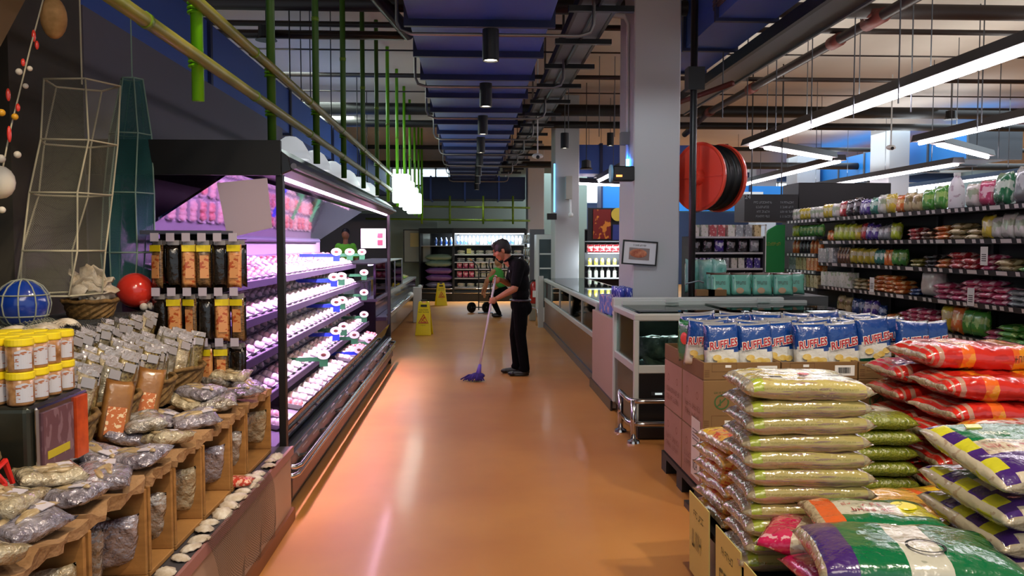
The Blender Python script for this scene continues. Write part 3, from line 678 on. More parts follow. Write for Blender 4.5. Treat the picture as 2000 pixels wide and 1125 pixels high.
# ================= HANGING DRIED FISH RACK =================
rk = thing('hanging_rack', 'black hook rack holding dried fish packs against the cabinet end', 'rack', (-1.75, 4.7, 0))
part('back_board', MB().box(-1.76, 4.74, .43, -1.38, 4.77, 1.66), M_blk, rk)
part('shelf_top', MB().box(-1.80, 4.56, 1.66, -1.36, 4.77, 1.68), mat('slate_rail', '#454a5c', .4), rk)
HZ = [1.63, 1.335, 1.06]
for i, z in enumerate(HZ):
    for k in range(6):
        x = -1.70+k*.083
        h = part('hook', MB().tube([(x, 4.77, z), (x, 4.52, z), (x, 4.51, z+.02)], .004, 5), M_chrome, rk)
        part('hook_tag', MB().box(x-.022, 4.50, z-.01, x+.022, 4.503, z+.035), mat('hook_tag', '#b7b0c4', .5), h)
M_fish = mat('dried_fish', '#8a6a44', .25, coat=.8, noise_=(30, '#3e2c1c', (2, 1, 5)), bump=(30, .5, .01))
M_darkp = mat('dark_pack', '#17120e', .2, coat=.9, bump=(25, .5, .01)); M_yel = mat('yellow_card', '#e6d21a', .5)
M_peach = mat('peach_card', '#d99a62', .3, coat=.6, print_=((30, 30, 60), .56, '#b3542a'))
def make_hang(k):
    t = thing('fish_packet', 'x', 'food packet', (0, 0, 0))
    b = bag(.24, .078, .03, 8, 4, k, wr=.004); b.v = [(v[1], v[2]-.015, v[0]-.135) for v in b.v]
    part('pouch', b, [M_fish, M_darkp, M_peach, M_fish][k], t, smooth=True)
    if k != 1:
        part('header_card', MB().box(-.036, -.019, -.055, .036, -.015, -.02), M_yel, t)
        part('front_card', MB().box(-.02, -.021, -.2, .026, -.017, -.075), M_peach, t)
    part('hang_tab', MB().box(-.03, -.002, -.02, .03, .002, .006), mat('clear_tab', '#8d8a90', .2), t)
    return t
HP = [Proto(make_hang(k)) for k in range(4)]
for i, z in enumerate(HZ):
    for k in range(6):
        x = -1.70+k*.083
        for dd in range(2):
            kk = [0, 1, 2, 0, 1, 2, 3, 1, 0][(k+i) % 9] if dd == 0 else 1
            HP[kk].put((x+rnd.uniform(-.006, .006), 4.545+dd*.07, z-.01), (R(rnd.uniform(-3, 3)), 0, R(rnd.uniform(-28, 24))),
                       '%s on the %s row, %s hook, %s' % (('brown yellow headed fish packet', 'dark plain fish packet', 'peach carded fish packet', 'mottled fish packet')[kk], ('top', 'middle', 'lower')[i], ORD[k], ('in front', 'behind')[dd]),
                       'packets on the hook rack')

# ================= DRIED FISH STAND =================
M_ply = mat('crate_wood', '#a9793f', .75, noise_=(3, '#8a5f2e', (1, 1, 9)), bump=(40, .3, .004)); M_ply2 = mat('crate_end_grain', '#8d6234', .85, noise_=(14, '#6d4a26'), bump=(30, .6, .008))
M_rough = mat('rough_wood_top', '#a5805a', .95, noise_=(7, '#8a663f'), bump=(18, .9, .02))
t = thing('display_platform', 'low pale panelled platform with a dark top under the wooden crates', 'platform', (-1.7, 3, 0))
part('side_panel', MB().box(-2.16, .6, 0, -1.05, 4.76, .41), mat('pinkish_panel', '#b59a86', .5, noise_=(2, '#a88b76')), t)
part('platform_top', MB().box(-2.16, .6, .41, -1.04, 4.77, .43), mat('platform_top', '#3f3d42', .6), t)
part('edge_trim', MB().box(-1.05, .6, .385, -1.035, 4.775, .432), mat('edge_pink', '#9a6a66', .5), t)
part('floor_trim', MB().box(-1.05, .6, 0, -1.03, 4.775, .07), mat('trim_brown', '#7c4a2c', .5), t)
def make_crate(y0, y1, lab, sd):
    x0, x1, z0, z1 = -1.52, -1.13, .432, .79; r_ = random.Random(sd)
    t = thing('wooden_crate', lab, 'crate', ((x0+x1)/2, (y0+y1)/2, z0), 0, 'open wooden crates along the platform')
    # rough top with wavy front edge
    n = 14; vs = []; fs = []
    zt = [z1+.012*math.sin(i*.9+sd)+r_.uniform(-.005, .005) for i in range(n+1)]
    xe = [x1+.012*math.sin(i*1.3+sd*2)+r_.uniform(-.004, .004) for i in range(n+1)]
    for i in range(n+1):
        y = y0+(y1-y0)*i/n
        vs += [(x0, y, z1-.03), (x0, y, z1), (xe[i], y, zt[i]), (xe[i]-.005, y, z1-.035-.006*math.sin(i*2.1))]
    for i in range(n):
        a = i*4; b = a+4
        fs += [(a, a+1, b+1, b), (a+1, a+2, b+2, b+1), (a+2, a+3, b+3, b+2), (a+3, a, b, b+3)]
    fs += [(0, 3, 2, 1), (n*4, n*4+1, n*4+2, n*4+3)]
    part('top_board', MB().add(vs, fs), M_rough, t)
    part('bottom_board', MB().box(x0, y0, z0, x1, y1, z0+.02), M_ply, t, bevel=.003)
    part('side_board', MB().box(x0, y0, z0+.02, x1, y0+.016, z1-.035), M_ply, t, bevel=.003)
    part('side_board', MB().box(x0, y1-.016, z0+.02, x1, y1, z1-.035), M_ply, t, bevel=.003)
    part('back_board', MB().box(x0, y0+.016, z0+.02, x0+.012, y1-.016, z1-.03), M_ply2, t)
    return t
CR = [(1.40, 1.92), (1.94, 2.42), (2.44, 2.87), (2.89, 3.12), (3.14, 3.46), (3.48, 3.86), (3.88, 4.13), (4.15, 4.64)]
for i, (a, b) in enumerate(CR):
    make_crate(a, b, 'open wooden crate with rough top, %s from the meat cabinet' % ORD[len(CR)-1-i], i)
# knot hole plaque in one crate
solo('wood_knot_plaque', MB().ball((-1.28, 3.845-.005, .66), (.035, .004, .05)), mat('knot_red', '#6e2c1a', .6), 'small dark red diamond shaped mark inside a crate wall', 'mark')
# table behind crates
t = thing('display_table', 'dark table behind the crates carrying the baskets of dried fish', 'table', (-1.75, 2.6, .43))
part('table_top', MB().box(-2.15, .8, .82, -1.53, 4.5, .855), M_ply2, t)
part('table_base', MB().box(-2.1, .9, .43, -1.56, 4.45, .82), M_blk, t)
t = thing('display_counter', 'raised grey counter with slate top behind the baskets', 'counter', (-2.0, 2.8, .8))
part('counter_body', MB().box(-2.17, 1.0, .857, -1.78, 4.48, 1.19), mat('counter_grey', '#5d5c55', .8, noise_=(3, '#4b4a45')), t)
part('counter_top', MB().box(-2.17, .9, 1.19, -1.75, 4.50, 1.24), mat('slate_top', '#3b4148', .6), t, bevel=.004)
# silver dried fish packs
M_foil = mat('silver_film', '#c4c1bd', .22, .3, coat=1, noise_=(18, '#7d6f5c'), bump=(34, 1, .022))
M_foil2 = mat('clear_film_fish', '#8f7d5c', .2, .1, coat=1, noise_=(18, '#cdc2a6'), bump=(34, 1, .022))
M_foil3 = mat('violet_film', '#bcb8c4', .2, .3, coat=1, noise_=(18, '#77707c'), bump=(34, 1, .022))
def make_pack(k):
    t = thing('fish_pack', 'x', 'food packet', (0, 0, 0))
    b = bag(.21, .17, .06, 14, 12, k*3+1, wr=.016, qu=.5, qv=.5)
    part('pouch', b, [M_foil, M_foil2, M_foil3][k], t, smooth=True)
    m = MB(); r_ = random.Random(k)
    for j in range(5): m.ball((r_.uniform(-.05, .05), r_.uniform(-.04, .04), .052), (.05, .014, .008), 8, 4, M=Matrix.Rotation(r_.uniform(-.7, .7), 4, 'Z'))
    part('fish', m, mat('fish_buff', '#c4ad86', .3, coat=.8, noise_=(30, '#8e7850')), t, smooth=True)
    part('label', MB().box(.03, -.03, .056, .075, .02, .059), mat('pack_label', '#cfc9d4', .35), t)
    return t
FP = [Proto(make_pack(k)) for k in range(3)]
cnt = 0
def fpk(k, loc, rot, where, s=1):
    global cnt; cnt += 1
    FP[k].put(loc, rot, '%s %s' % (('silver fish pack', 'clear tan fish pack', 'violet tinted fish pack')[k], where), 'film packs of dried fish on the stand', s)
for i, (a, b) in enumerate(CR):
    L = b-a; n = max(1, int(L/.2)); fromcab = ORD[len(CR)-1-i]
    for j in range(n):
        y = a+(j+.5)*L/n
        for q_, x in enumerate((-1.225, -1.385)):
            k = (i+j+q_) % 3; k = 2 if (y > 2.75 and rnd.random() < .5) else k
            fpk(k, (x+rnd.uniform(-.02, .02), y, .805+.01*q_), (R(rnd.uniform(-8, 8)), R(-6 if q_ == 0 else 14), rnd.uniform(-.6, .6)+R(90)*(j % 2)), 'on the %s crate from the cabinet, %s spot, %s row' % (fromcab, ORD[j], ('aisle', 'wall')[q_]), 1.0)
        if (i+j) % 2 == 0:
            fpk((k+1) % 3, (-1.32, y+.03, .862), (R(6), R(4), rnd.uniform(-1, 1)), 'over two others, %s crate, %s spot' % (fromcab, ORD[j]), .95)
    # packs leaning inside the crates
    for j in range(1 if L < .3 else 2):
        y = b-.07-j*.14
        fpk((i+j) % 3, (-1.22-.06*j, y, .57), (R(0), R(-72), R(-62)), 'leaning inside the %s crate from the cabinet, %s from far wall' % (fromcab, ORD[j]), 1.0)
# shells along the platform lip
M_shell = mat('shell_white', '#ddd5c8', .5, noise_=(30, '#b9a890'), bump=(60, .4, .004))
sh = MB()
for i in range(7):
    for j in range(18):
        u = i/6; a = 2*math.pi*j/18; rr = .046*u*(1+.05*math.cos(9*a)*u); sh.v.append((rr*1.15*math.cos(a)+.006*u, rr*.85*math.sin(a), .022*(1-u*u)+.003*math.cos(9*a)*u))
for i in range(6):
    for j in range(18): sh.f.append((i*18+j, (i+1)*18+j, (i+1)*18+(j+1) % 18, i*18+(j+1) % 18)); sh.m.append(0)
SP = Proto(solo('sea_shell', sh, M_shell, 'x', 'shell', smooth=True)); so = SP.o.modifiers.new('s', 'SOLIDIFY'); so.thickness = .004
for i in range(22):
    y = 2.3+i*.105+rnd.uniform(-.02, .02); near = ORD[21-i]
    SP.put((-1.085+rnd.uniform(-.012, .015), y, .436), (R(rnd.uniform(-12, 12)), R(rnd.uniform(-15, 5)), rnd.uniform(0, 6)), 'white sea shell on the platform lip, %s from the meat cabinet' % near, 'sea shells along the platform lip', rnd.uniform(.75, 1.15))
# rope edge of thin crate strap
solo('salt_bag', bag(.14, .1, .05, 8, 6, 5, wr=.01), mat('red_net_bag', '#c2402e', .4, coat=.5, print_=((60, 60, 60), .5, '#e9b9a0')), 'small red netted bag lying before the second crate from the cabinet', 'bag', org=(0, 0, 0), smooth=True).location = (-1.12, 3.95, .44)
# baskets with standing packs
M_wick = mat('wicker', '#8a6a3a', .7, noise_=(40, '#5d4422'), bump=(60, .7, .006))
def make_basket(rx=.19, ry=.15, h=.11, loc=(0, 0, 0), lab='x', grp=None):
    t = thing('wicker_basket', lab, 'basket', loc, 0, grp); n = 28; lv = 6
    b = MB(); vs = []; fs = []
    for side in (1, .94):
        for k in range(lv+1):
            z = h*k/lv; s = (.78+.22*(k/lv)**.7)*side
            for j in range(n):
                a = 2*math.pi*j/n; w_ = 1+.025*(1 if (j+k) % 2 else -1)
                vs.append((rx*s*w_*math.cos(a), ry*s*w_*math.sin(a), z+(.004 if side < 1 else 0)))
    o = (lv+1)*n
    for k in range(lv):
        for j in range(n):
            q4 = (k*n+j, k*n+(j+1) % n, (k+1)*n+(j+1) % n, (k+1)*n+j); fs.append(q4); fs.append(tuple(o+i for i in reversed(q4)))
    fs.append(tuple(reversed(range(n)))); fs.append(tuple(o+j for j in range(n)))
    b.add([(v[0]+loc[0], v[1]+loc[1], v[2]+loc[2]) for v in vs], fs)
    part('basket_wall', b, M_wick, t)
    part('rim', MB().tube([(loc[0]+rx*1.0*math.cos(2*math.pi*j/24), loc[1]+ry*math.sin(2*math.pi*j/24), loc[2]+h+.004*math.sin(j*2.4)) for j in range(24)], .011, 6, closed=True), M_wick, t, smooth=True)
    return t
M_gold = mat('gold_pack', '#a08f5c', .25, .2, coat=.9, noise_=(40, '#4c3a20', (3, 1, 3)), bump=(40, .8, .01))
def make_stand(k):
    t = thing('fish_sleeve', 'x', 'food packet', (0, 0, 0))
    b = bag(.2, .07, .03, 8, 4, k+20, wr=.006); b.v = [(v[1], v[2]-.015, v[0]+.1) for v in b.v]
    part('sleeve', b, [M_gold, mat('sleeve_silver', '#aaa698', .22, .2, coat=1, noise_=(24, '#6c6248'), bump=(34, 1, .015)), M_foil2][k], t, smooth=True)
    part('label', MB().box(-.02, -.02, .15, .02, -.016, .18), mat('label_silver', '#b9b3b4', .25, .5), t)
    part('foil_top', MB().box(-.032, -.003, .19, .032, .003, .21), mat('foil_bright', '#c4bfc0', .2, .5, bump=(60, .8, .01)), t)
    return t
GP = [Proto(make_stand(k)) for k in range(3)]
BK = [(-1.55, 4.28), (-1.55, 3.86), (-1.54, 3.42), (-1.53, 3.0)]
for i, (x, y) in enumerate(BK):
    make_basket(.165, .19, .12, (x, y, .857), 'woven wicker basket full of dried fish sleeves, %s from the meat cabinet' % ORD[i], 'wicker baskets on the table')
    for a in range(3):
        for c in range(5):
            k = (a+c+i) % 3
            GP[k].put((x-.10+a*.085+rnd.uniform(-.01, .01), y-.13+c*.062, .885+.015*(2-a)+rnd.uniform(0, .02)), (R(-10+rnd.uniform(-8, 8)), R(24-a*4+rnd.uniform(-5, 5)), R(48+rnd.uniform(-10, 10))), '%s standing in the %s basket from the cabinet, %s row, %s place' % (('gold fish sleeve', 'silver fish sleeve', 'tan fish sleeve')[k], ORD[i], ORD[a], ORD[c]), 'dried fish sleeves in the baskets', 1.22)
# a second tier of sleeves piled behind, against the counter
for c in range(22):
    k = c % 3; y = 2.95+c*.068
    GP[k].put((-1.73+rnd.uniform(-.02, .02), y, .985+rnd.uniform(0, .03)), (R(-8), R(20+rnd.uniform(-8, 8)), R(60+rnd.uniform(-12, 12))), '%s in the back row against the grey counter, %s from its far end' % (('gold fish sleeve', 'silver fish sleeve', 'tan fish sleeve')[k], ORD[21-c]), 'dried fish sleeves against the counter', 1.2)
solo('pack_riser', MB().box(-1.775, 2.95, .857, -1.72, 4.46, .985), M_blk, 'black riser strip behind the baskets carrying the back row of sleeves', 'riser')
# two big brown pouches leaning in the near basket
M_kraft = mat('brown_fish_pouch', '#7a4f24', .4, coat=.6, noise_=(12, '#a3713a'), bump=(20, .4, .01))
for j, (x, y, rz) in enumerate(((-1.40, 3.22, 30), (-1.41, 3.54, 20))):
    t = thing('fish_pouch', 'tall brown window pouch of dried fish leaning at the %s basket from the entrance' % ORD[j], 'food packet', (0, 0, 0))
    b = bag(.25, .11, .03, 10, 6, j+40, wr=.004); b.v = [(v[1], v[2]-.015, v[0]+.125) for v in b.v]
    part('pouch', b, M_kraft, t, smooth=True); part('label', MB().box(-.035, -.022, .03, .035, -.016, .14), mat('orange_label', '#c06a34', .4, print_=((50, 50, 50), .55, '#e9cfa8')), t)
    t.location = (x, y, .83); t.rotation_euler = (R(-12), R(12), R(rz))
# steel jar stand with poster
t = thing('jar_stand', 'brushed steel box stand with a poster of jars on its side', 'stand', (-1.45, 2.6, .8))
part('stand_box', MB().box(-1.78, 2.54, .857, -1.345, 2.90, 1.108), mat('brushed_steel', '#5f6055', .3, .85, noise_=(4, '#3c3f36')), t, bevel=.02, seg=3)
part('poster_frame', MB().box(-1.345, 2.56, .875, -1.33, 2.89, 1.10), M_chrome, t, bevel=.006)
part('poster', MB().box(-1.331, 2.58, .895, -1.323, 2.77, 1.08), mat('poster_plum', '#6a4650', .35, print_=((9, 30, 14), .55, '#866670')), t)
part('poster_band', MB().box(-1.331, 2.60, .93, -1.322, 2.74, .955), mat('poster_yellow', '#c9b420', .4), t)
part('poster_strip', MB().box(-1.331, 2.79, .885, -1.322, 2.87, 1.09), mat('poster_orange', '#d9541e', .35, noise_=(20, '#b03a14')), t)
# jars
def make_jar():
    t = thing('fish_jar', 'x', 'jar', (0, 0, 0))
    part('jar_body', MB().lathe([(0, 0), (.036, 0), (.039, .006), (.039, .085), (.034, .092), (0, .092)], n=20), mat('jar_contents', '#8a5c34', .15, coat=.8, noise_=(30, '#c79868')), t, smooth=True)
    part('lid', MB().lathe([(0, .088), (.040, .088), (.041, .092), (.040, .110), (.037, .113), (0, .113)], n=24), mat('lid_yellow', '#f0d820', .35), t, smooth=False)
    n = 8; vs = [];
    for k in range(n+1):
        a = R(-62)+R(74)*k/n
        vs += [(.0402*math.cos(a), .0402*math.sin(a), .012), (.0402*math.cos(a), .0402*math.sin(a), .078-.018*abs(k/n-.45))]
    part('label', MB().add(vs, [(2*k, 2*k+2, 2*k+3, 2*k+1) for k in range(n)], 0), mat('jar_label', '#c9ccd8', .4, print_=((40, 40, 90), .58, '#a8643a')), t)
    return t
JP = Proto(make_jar())
for lv in range(2):
    for a in range(5):
        for c in range(4):
            z = 1.109+lv*.103; x = -1.39-a*.083; y = 2.582+c*.085
            JP.put((x, y, z), rnd.uniform(-.4, .4)-.5, 'yellow lidded fish jar, %s layer, %s rank from the aisle, %s from the entrance' % (('lower', 'upper')[lv], ORD[a], ORD[c]), 'yellow lidded jars on the steel stand', (1, 1, .905))
# low basket with red ribbon nearest
solo('basket_block', MB().box(-1.66, 2.12, .857, -1.40, 2.48, .87), M_blk, 'low dark block under the ribboned basket', 'block')
t = make_basket(.17, .2, .12, (-1.51, 2.30, .872), 'shallow woven basket tied with a red ribbon by the steel stand')
part('ribbon', MB().tube([(-1.35, 2.36, .96), (-1.335, 2.38, .92), (-1.33, 2.37, .87)], .008, 6).tube([(-1.35, 2.36, .96), (-1.36, 2.43, .97), (-1.35, 2.45, .9)], .008, 6), mat('ribbon_red', '#d3261e', .4), t)
h = MB()
for k in range(5): h.tube([(-1.62+.05*k, 2.30+.17*math.cos(a), .92+.12*math.sin(a)) for a in [math.pi*i/10 for i in range(11)]], .01, 6)
part('handle_weave', h, M_wick, t, smooth=True)
for k in range(5): GP[k % 3].put((-1.52, 2.2+k*.05, .86), (R(-12), R(30), R(60)), '%s in the ribboned basket, %s place' % (('gold fish sleeve', 'silver fish sleeve', 'tan fish sleeve')[k % 3], ORD[k]), 'sleeves in the ribboned basket')
# ---- floats, baskets of shells, nets on the counter ----
bb = P(45, 583, x=-1.93); bb.z = 1.346
t = thing('fishing_float', 'glossy blue ball float caught in netting on the grey counter', 'ball', bb)
part('float_ball', MB().ball(bb, .105, 28, 16), mat('float_blue', '#163a9a', .15, coat=1), t, smooth=True)
net = MB()
for k in range(5):
    a = math.pi*k/5
    net.tube([bb+Vector((.108*math.cos(b_)*math.cos(a), .108*math.cos(b_)*math.sin(a), .108*math.sin(b_))) for b_ in [i*math.pi/8 for i in range(16)]], .003, 5, closed=True)
for z in (-.05, .04): net.tube([bb+Vector((math.sqrt(.108**2-z*z)*math.cos(a), math.sqrt(.108**2-z*z)*math.sin(a), z)) for a in [i*math.pi/8 for i in range(16)]], .003, 5, closed=True)
part('net_cord', net, mat('net_cord', '#9aa090', .8), t)
rb = P(264, 567, x=-1.85)
t = thing('fishing_float', 'glossy red ball float behind the basket of shells', 'ball', rb)
part('float_ball', MB().ball(rb, .097, 28, 16), mat('float_red', '#e0392c', .15, coat=1), t, smooth=True)
part('pearl_cluster', MB().ball((rb.x+.07, rb.y+.02, 1.265), .02).ball((rb.x+.09, rb.y-.01, 1.262), .02).ball((rb.x+.06, rb.y-.04, 1.262), .022), mat('pearl', '#cfcac4', .25), t, smooth=True)
make_basket(.12, .13, .085, (-1.88, 4.14, 1.242), 'round woven basket of large white shells on the grey counter')
for i in range(18):
    a = rnd.uniform(0, 6.28); r_ = rnd.uniform(0, .09)
    SP.put((-1.88+r_*math.cos(a), 4.12+r_*math.sin(a), 1.33+rnd.uniform(0, .09)), (rnd.uniform(-1.2, 1.2), rnd.uniform(-1.6, .3), rnd.uniform(0, 6)), 'large white shell heaped in the basket beside the red float', 'shells heaped in the counter basket', rnd.uniform(1.2, 1.9))
for i in range(14):
    y = 2.7+i*.085; SP.put((-1.80+rnd.uniform(-.05, .03), y if y < 3.8 else y-.6, 1.245), (rnd.uniform(-.3, .3), rnd.uniform(-.3, .3), rnd.uniform(0, 6)), 'shell lying in netting along the edge of the grey counter', 'shells lying along the counter edge', rnd.uniform(1.0, 1.5))
# draped netting on the counter and down the platform
def drape(name, x, y0, y1, z0, z1, m, lab, amp=.03, nx=24, nz=8, top=.0, low=None):
    b = MB(); b.uv = []
    for i in range(nx+1):
        for j in range(nz+1):
            u = i/nx; v = j/nz; zz = z1-(z1-(z0+(low*(u) if low else 0)))*v
            b.v.append((x+amp*math.sin(u*22+v*2)*v*.6+top*(1-v)**3+.01, y0+(y1-y0)*u+.01*math.sin(v*7+i), zz)); b.uv.append((u*(y1-y0), v*(z1-z0)))
    for i in range(nx):
        for j in range(nz): a = i*(nz+1)+j; b.f.append((a, a+nz+1, a+nz+2, a+1)); b.m.append(0)
    return solo(name, b, m, lab, 'netting', smooth=True)
drape('fishing_net', -1.0, 3.2, 4.2, .16, .45, netmat('net_brown', '#3a2c22', 70, .22), 'dark fishing net draped over the platform edge below the shells', .03, 26, 8, -.05)
drape('fishing_net', -1.735, 3.5, 4.48, .92, 1.26, netmat('net_black', '#15130f', 60, .25), 'dark net hanging down the front of the grey counter', .02, 26, 8)
b = MB(); b.uv = []
for i in range(25):
    for j in range(13):
        x = -2.16+.42*j/12; y = 2.4+1.3*i/24
        d = max(0, .12-((x-bb.x)**2+(y-bb.y)**2)**.5)
        b.v.append((x, y, 1.25+.02*math.sin(i*.9)*math.sin(j)+.03*abs(math.sin(i*.37+j*.3))+.0*d)); b.uv.append((x, y))
for i in range(24):
    for j in range(12): a = i*13+j; b.f.append((a, a+13, a+14, a+1)); b.m.append(0)
solo('fishing_net', b, netmat('net_pale', '#8b8f7e', 45, .2), 'pale net spread under the blue float on the grey counter', 'netting', smooth=True)
# tall net traps: rope hoops with netting
M_rope = mat('rope_white', '#b9b49c', .85, bump=(200, .5, .003))
def trap(rings, lab, ropem, netm, nseg, twist=0):
    """rings: (centre, rx, ry, angle)"""
    t = thing('net_trap', lab, 'fish trap', rings[-1][0]); vs = []; allr = []
    for (c, rx, ry, an) in rings:
        pts = [(c[0]+rx*math.cos(an+2*math.pi*j/nseg), c[1]+ry*math.sin(an+2*math.pi*j/nseg), c[2]) for j in range(nseg)]
        allr.append(pts)
    for i, pts in enumerate(allr):
        o = part('hoop_rope', MB().tube(pts, .0045, 6, closed=True), ropem, t, smooth=True)
    for j in range(nseg): part('side_rope', MB().tube([r_[j] for r_ in allr], .0045, 6), ropem, t, smooth=True)
    b = MB(); b.uv = []; K = 5
    for i, (r0, r1) in enumerate(zip(allr, allr[1:])):
        for j in range(nseg):
            a, c_, d, e = r0[j], r0[(j+1) % nseg], r1[(j+1) % nseg], r1[j]; base = len(b.v)
            ctr = [(rings[i][0][k]+rings[i+1][0][k])/2 for k in range(3)]
            for p_ in range(K+1):
                for q_ in range(K+1):
                    u = p_/K; v = q_/K
                    pt = [(a[k]*(1-u)+c_[k]*u)*(1-v)+(e[k]*(1-u)+d[k]*u)*v for k in range(3)]
                    s = .16*math.sin(math.pi*u)*math.sin(math.pi*v)
                    pt = [pt[k]*(1-s)+ctr[k]*s if k < 2 else pt[k] for k in range(3)]
                    b.v.append(tuple(pt)); b.uv.append((u*.3+j*.3, v*.3))
            for p_ in range(K):
                for q_ in range(K): o_ = base+p_*(K+1)+q_; b.f.append((o_, o_+1, o_+K+2, o_+K+1)); b.m.append(0)
    part('netting', b, netm, t, smooth=True)
    part('hanging_rope', MB().tube([(c0[0], c0[1], c0[2]) for c0 in ([rings[0][0]] + [(rings[0][0][0], rings[0][0][1], rings[0][0][2]+.9)])], .004, 5), ropem, t)
    return t
def rg_(px, py, x, rx, an=.3): p = P(px, py, x=x); return ((p.x, p.y, p.z), rx, rx, an)
trap([rg_(160, 165, -1.92, .175, .2), rg_(150, 280, -1.92, .18, .4), rg_(136, 380, -1.92, .185, .3), rg_(118, 490, -1.92, .19, .5), rg_(110, 575, -1.92, .19, .4)], 'tall white rope net trap hanging before the grey pillar', M_rope, netmat('trap_net', '#a7a798', 90, .12, .5), 5)
trap([rg_(258, 155, -1.93, .06, 0), rg_(255, 263, -1.93, .11, .2), rg_(252, 378, -1.93, .135, .1), rg_(250, 493, -1.93, .14, .2), rg_(248, 560, -1.93, .12, .2)], 'slim teal net trap hanging beside the meat cabinet', mat('rope_teal', '#7d9a8e', .8), netmat('trap_teal', '#1d5a5c', 110, .42, .85), 6)
# string of shells and corks
M_cork = mat('cork_buff', '#b98f5c', .8, noise_=(18, '#94703f'))
p = P(105, 35, x=-1.7); solo('cork_float', MB().ball(p, (.05, .05, .085), 16, 10), M_cork, 'fat tan cork float hanging at the top of the drape', 'float', smooth=True)
cols = {'r': ('red', '#b03024'), 'w': ('white', '#d8d2c4'), 'y': ('yellow', '#d9a021')}
strings = [(66, 70, 'r', 2.2), (72, 88, 'r', 1.6), (45, 122, 'r', 1.4), (37, 140, 'w', 1.3), (58, 134, 'w', 1.1), (50, 168, 'w', 1.1), (16, 185, 'r', 2.2), (35, 210, 'r', 1.4), (29, 228, 'y', 1.3), (3, 220, 'y', 1.4), (18, 262, 'r', 2.8), (2, 310, 'w', 1.6), (34, 302, 'w', 1.4), (0, 356, 'w', 3.4), (4, 410, 'w', 1.3)]
prev = None
for i, (px, py, c, s) in enumerate(strings):
    p = P(px, py, x=-1.72+.002*i); rr = .0095*s if c != 'r' else .008; hh = .0095*s if c != 'r' else .011*s
    if py == 356: rr = .05; hh = .06
    solo('string_float', MB().ball(p, (rr, rr, hh), 14, 8), mat('float_'+cols[c][0], cols[c][1], .5, coat=.2), '%s float on the string over the dark drape, %s from the top' % (cols[c][0], ORD[i]), 'float', 'small floats on the hanging string', smooth=True)
pa, pb = P(80, 40, x=-1.73), P(-20, 420, x=-1.73); pc = P(60, 180, x=-1.72)
solo('float_string', MB().tube([P(84, 0, x=-1.72), P(60, 90, x=-1.72), P(18, 262, x=-1.72), P(-12, 420, x=-1.72)], .003, 5), M_rope, 'thin string threaded with small floats down the drape', 'string')
# faint ropes on traps
# ================= FREEZERS =================
M_frame = mat('freezer_frame', '#b9bdb8', .35); M_fg = glass('freezer_glass', '#b9c4bd', .12); M_kick = mat('kick_black', '#141316', .35, coat=.3)
M_ice = mat('freezer_liner', '#c2d2d2', .5)
def frozen_mesh(k, c, c2):
    return bag(.26, .2, .08, 10, 8, 60+k, wr=.02), mat('frozen_%d' % k, c, .25, coat=.7, noise_=(12, c2), bump=(14, .6, .02))
def freezer(x0, y0, x1, y1, h, lab, mid, n_mull=0):
    t = thing('chest_freezer', lab, 'freezer', ((x0+x1)/2, (y0+y1)/2, 0))
    part('plinth', MB().box(x0+.05, y0+.05, 0, x1-.05, y1-.05, .1), M_kick, t)
    part('lower_body', MB().box(x0, y0, .1, x1, y1, mid-.04), M_brown if n_mull else mat('freezer_black', '#141415', .3, coat=.4), t)
    part('mid_rail', MB().box(x0-.01, y0-.01, mid-.04, x1+.01, y0+.03, mid+.03).box(x0-.01, y1-.03, mid-.04, x1+.01, y1+.01, mid+.03).box(x0-.01, y0+.03, mid-.04, x0+.03, y1-.03, mid+.03).box(x1-.03, y0+.03, mid-.04, x1+.01, y1-.03, mid+.03), M_frame, t, bevel=.006)
    part('liner', MB().box(x0+.05, y0+.05, mid-.03, x1-.05, y1-.05, mid+.0), M_ice, t)
    part('window_pane', MB().box(x0+.01, y0+.03, mid+.03, x0+.018, y1-.03, h-.05), M_fg, t)
    part('window_pane', MB().box(x0+.03, y0+.01, mid+.03, x1-.03, y0+.018, h-.05), M_fg, t)
    part('window_pane', MB().box(x1-.018, y0+.03, mid+.03, x1-.01, y1-.03, h-.05), M_fg, t)
    part('window_pane', MB().box(x0+.03, y1-.018, mid+.03, x1-.03, y1-.01, h-.05), M_fg, t)
    r = MB()
    r.box(x0-.02, y0-.02, h-.06, x1+.02, y0+.035, h).box(x0-.02, y1-.035, h-.06, x1+.02, y1+.02, h).box(x0-.02, y0+.035, h-.06, x0+.035, y1-.035, h).box(x1-.035, y0+.035, h-.06, x1+.02, y1-.035, h)
    part('top_rim', r, M_frame, t, bevel=.012, seg=2)
    for (x, y) in ((x0, y0), (x1, y0), (x0, y1), (x1, y1)):
        part('corner_post', MB().box(x-.022, y-.022, .1 if n_mull == 0 else mid, x+.022, y+.022, h-.05), M_frame, t, bevel=.008)
    for k in range(n_mull):
        y = y0+(y1-y0)*(k+1)/(n_mull+1); part('mullion', MB().box(x0-.003, y-.012, mid+.03, x0+.02, y+.012, h-.06), M_frame, t)
    return t
nf = freezer(1.37, 6.72, 3.22, 7.72, 1.03, 'near white framed chest freezer with sliding glass lids behind the chip cartons', .57)
part('nameplate', MB().box(1.5, 6.712, .345, 1.62, 6.718, .375), mat('plate_dark', '#2a2c30', .4), nf)
part('readout', MB().box(1.53, 6.708, .352, 1.59, 6.713, .368), mat('readout_glow', '#b8c8c8', .4, emis=.6), nf)
part('sliding_lid', MB().box(1.42, 6.80, 1.032, 2.35, 7.64, 1.04), M_fg, nf); part('sliding_lid', MB().box(2.2, 6.80, 1.044, 3.18, 7.64, 1.052), M_fg, nf)
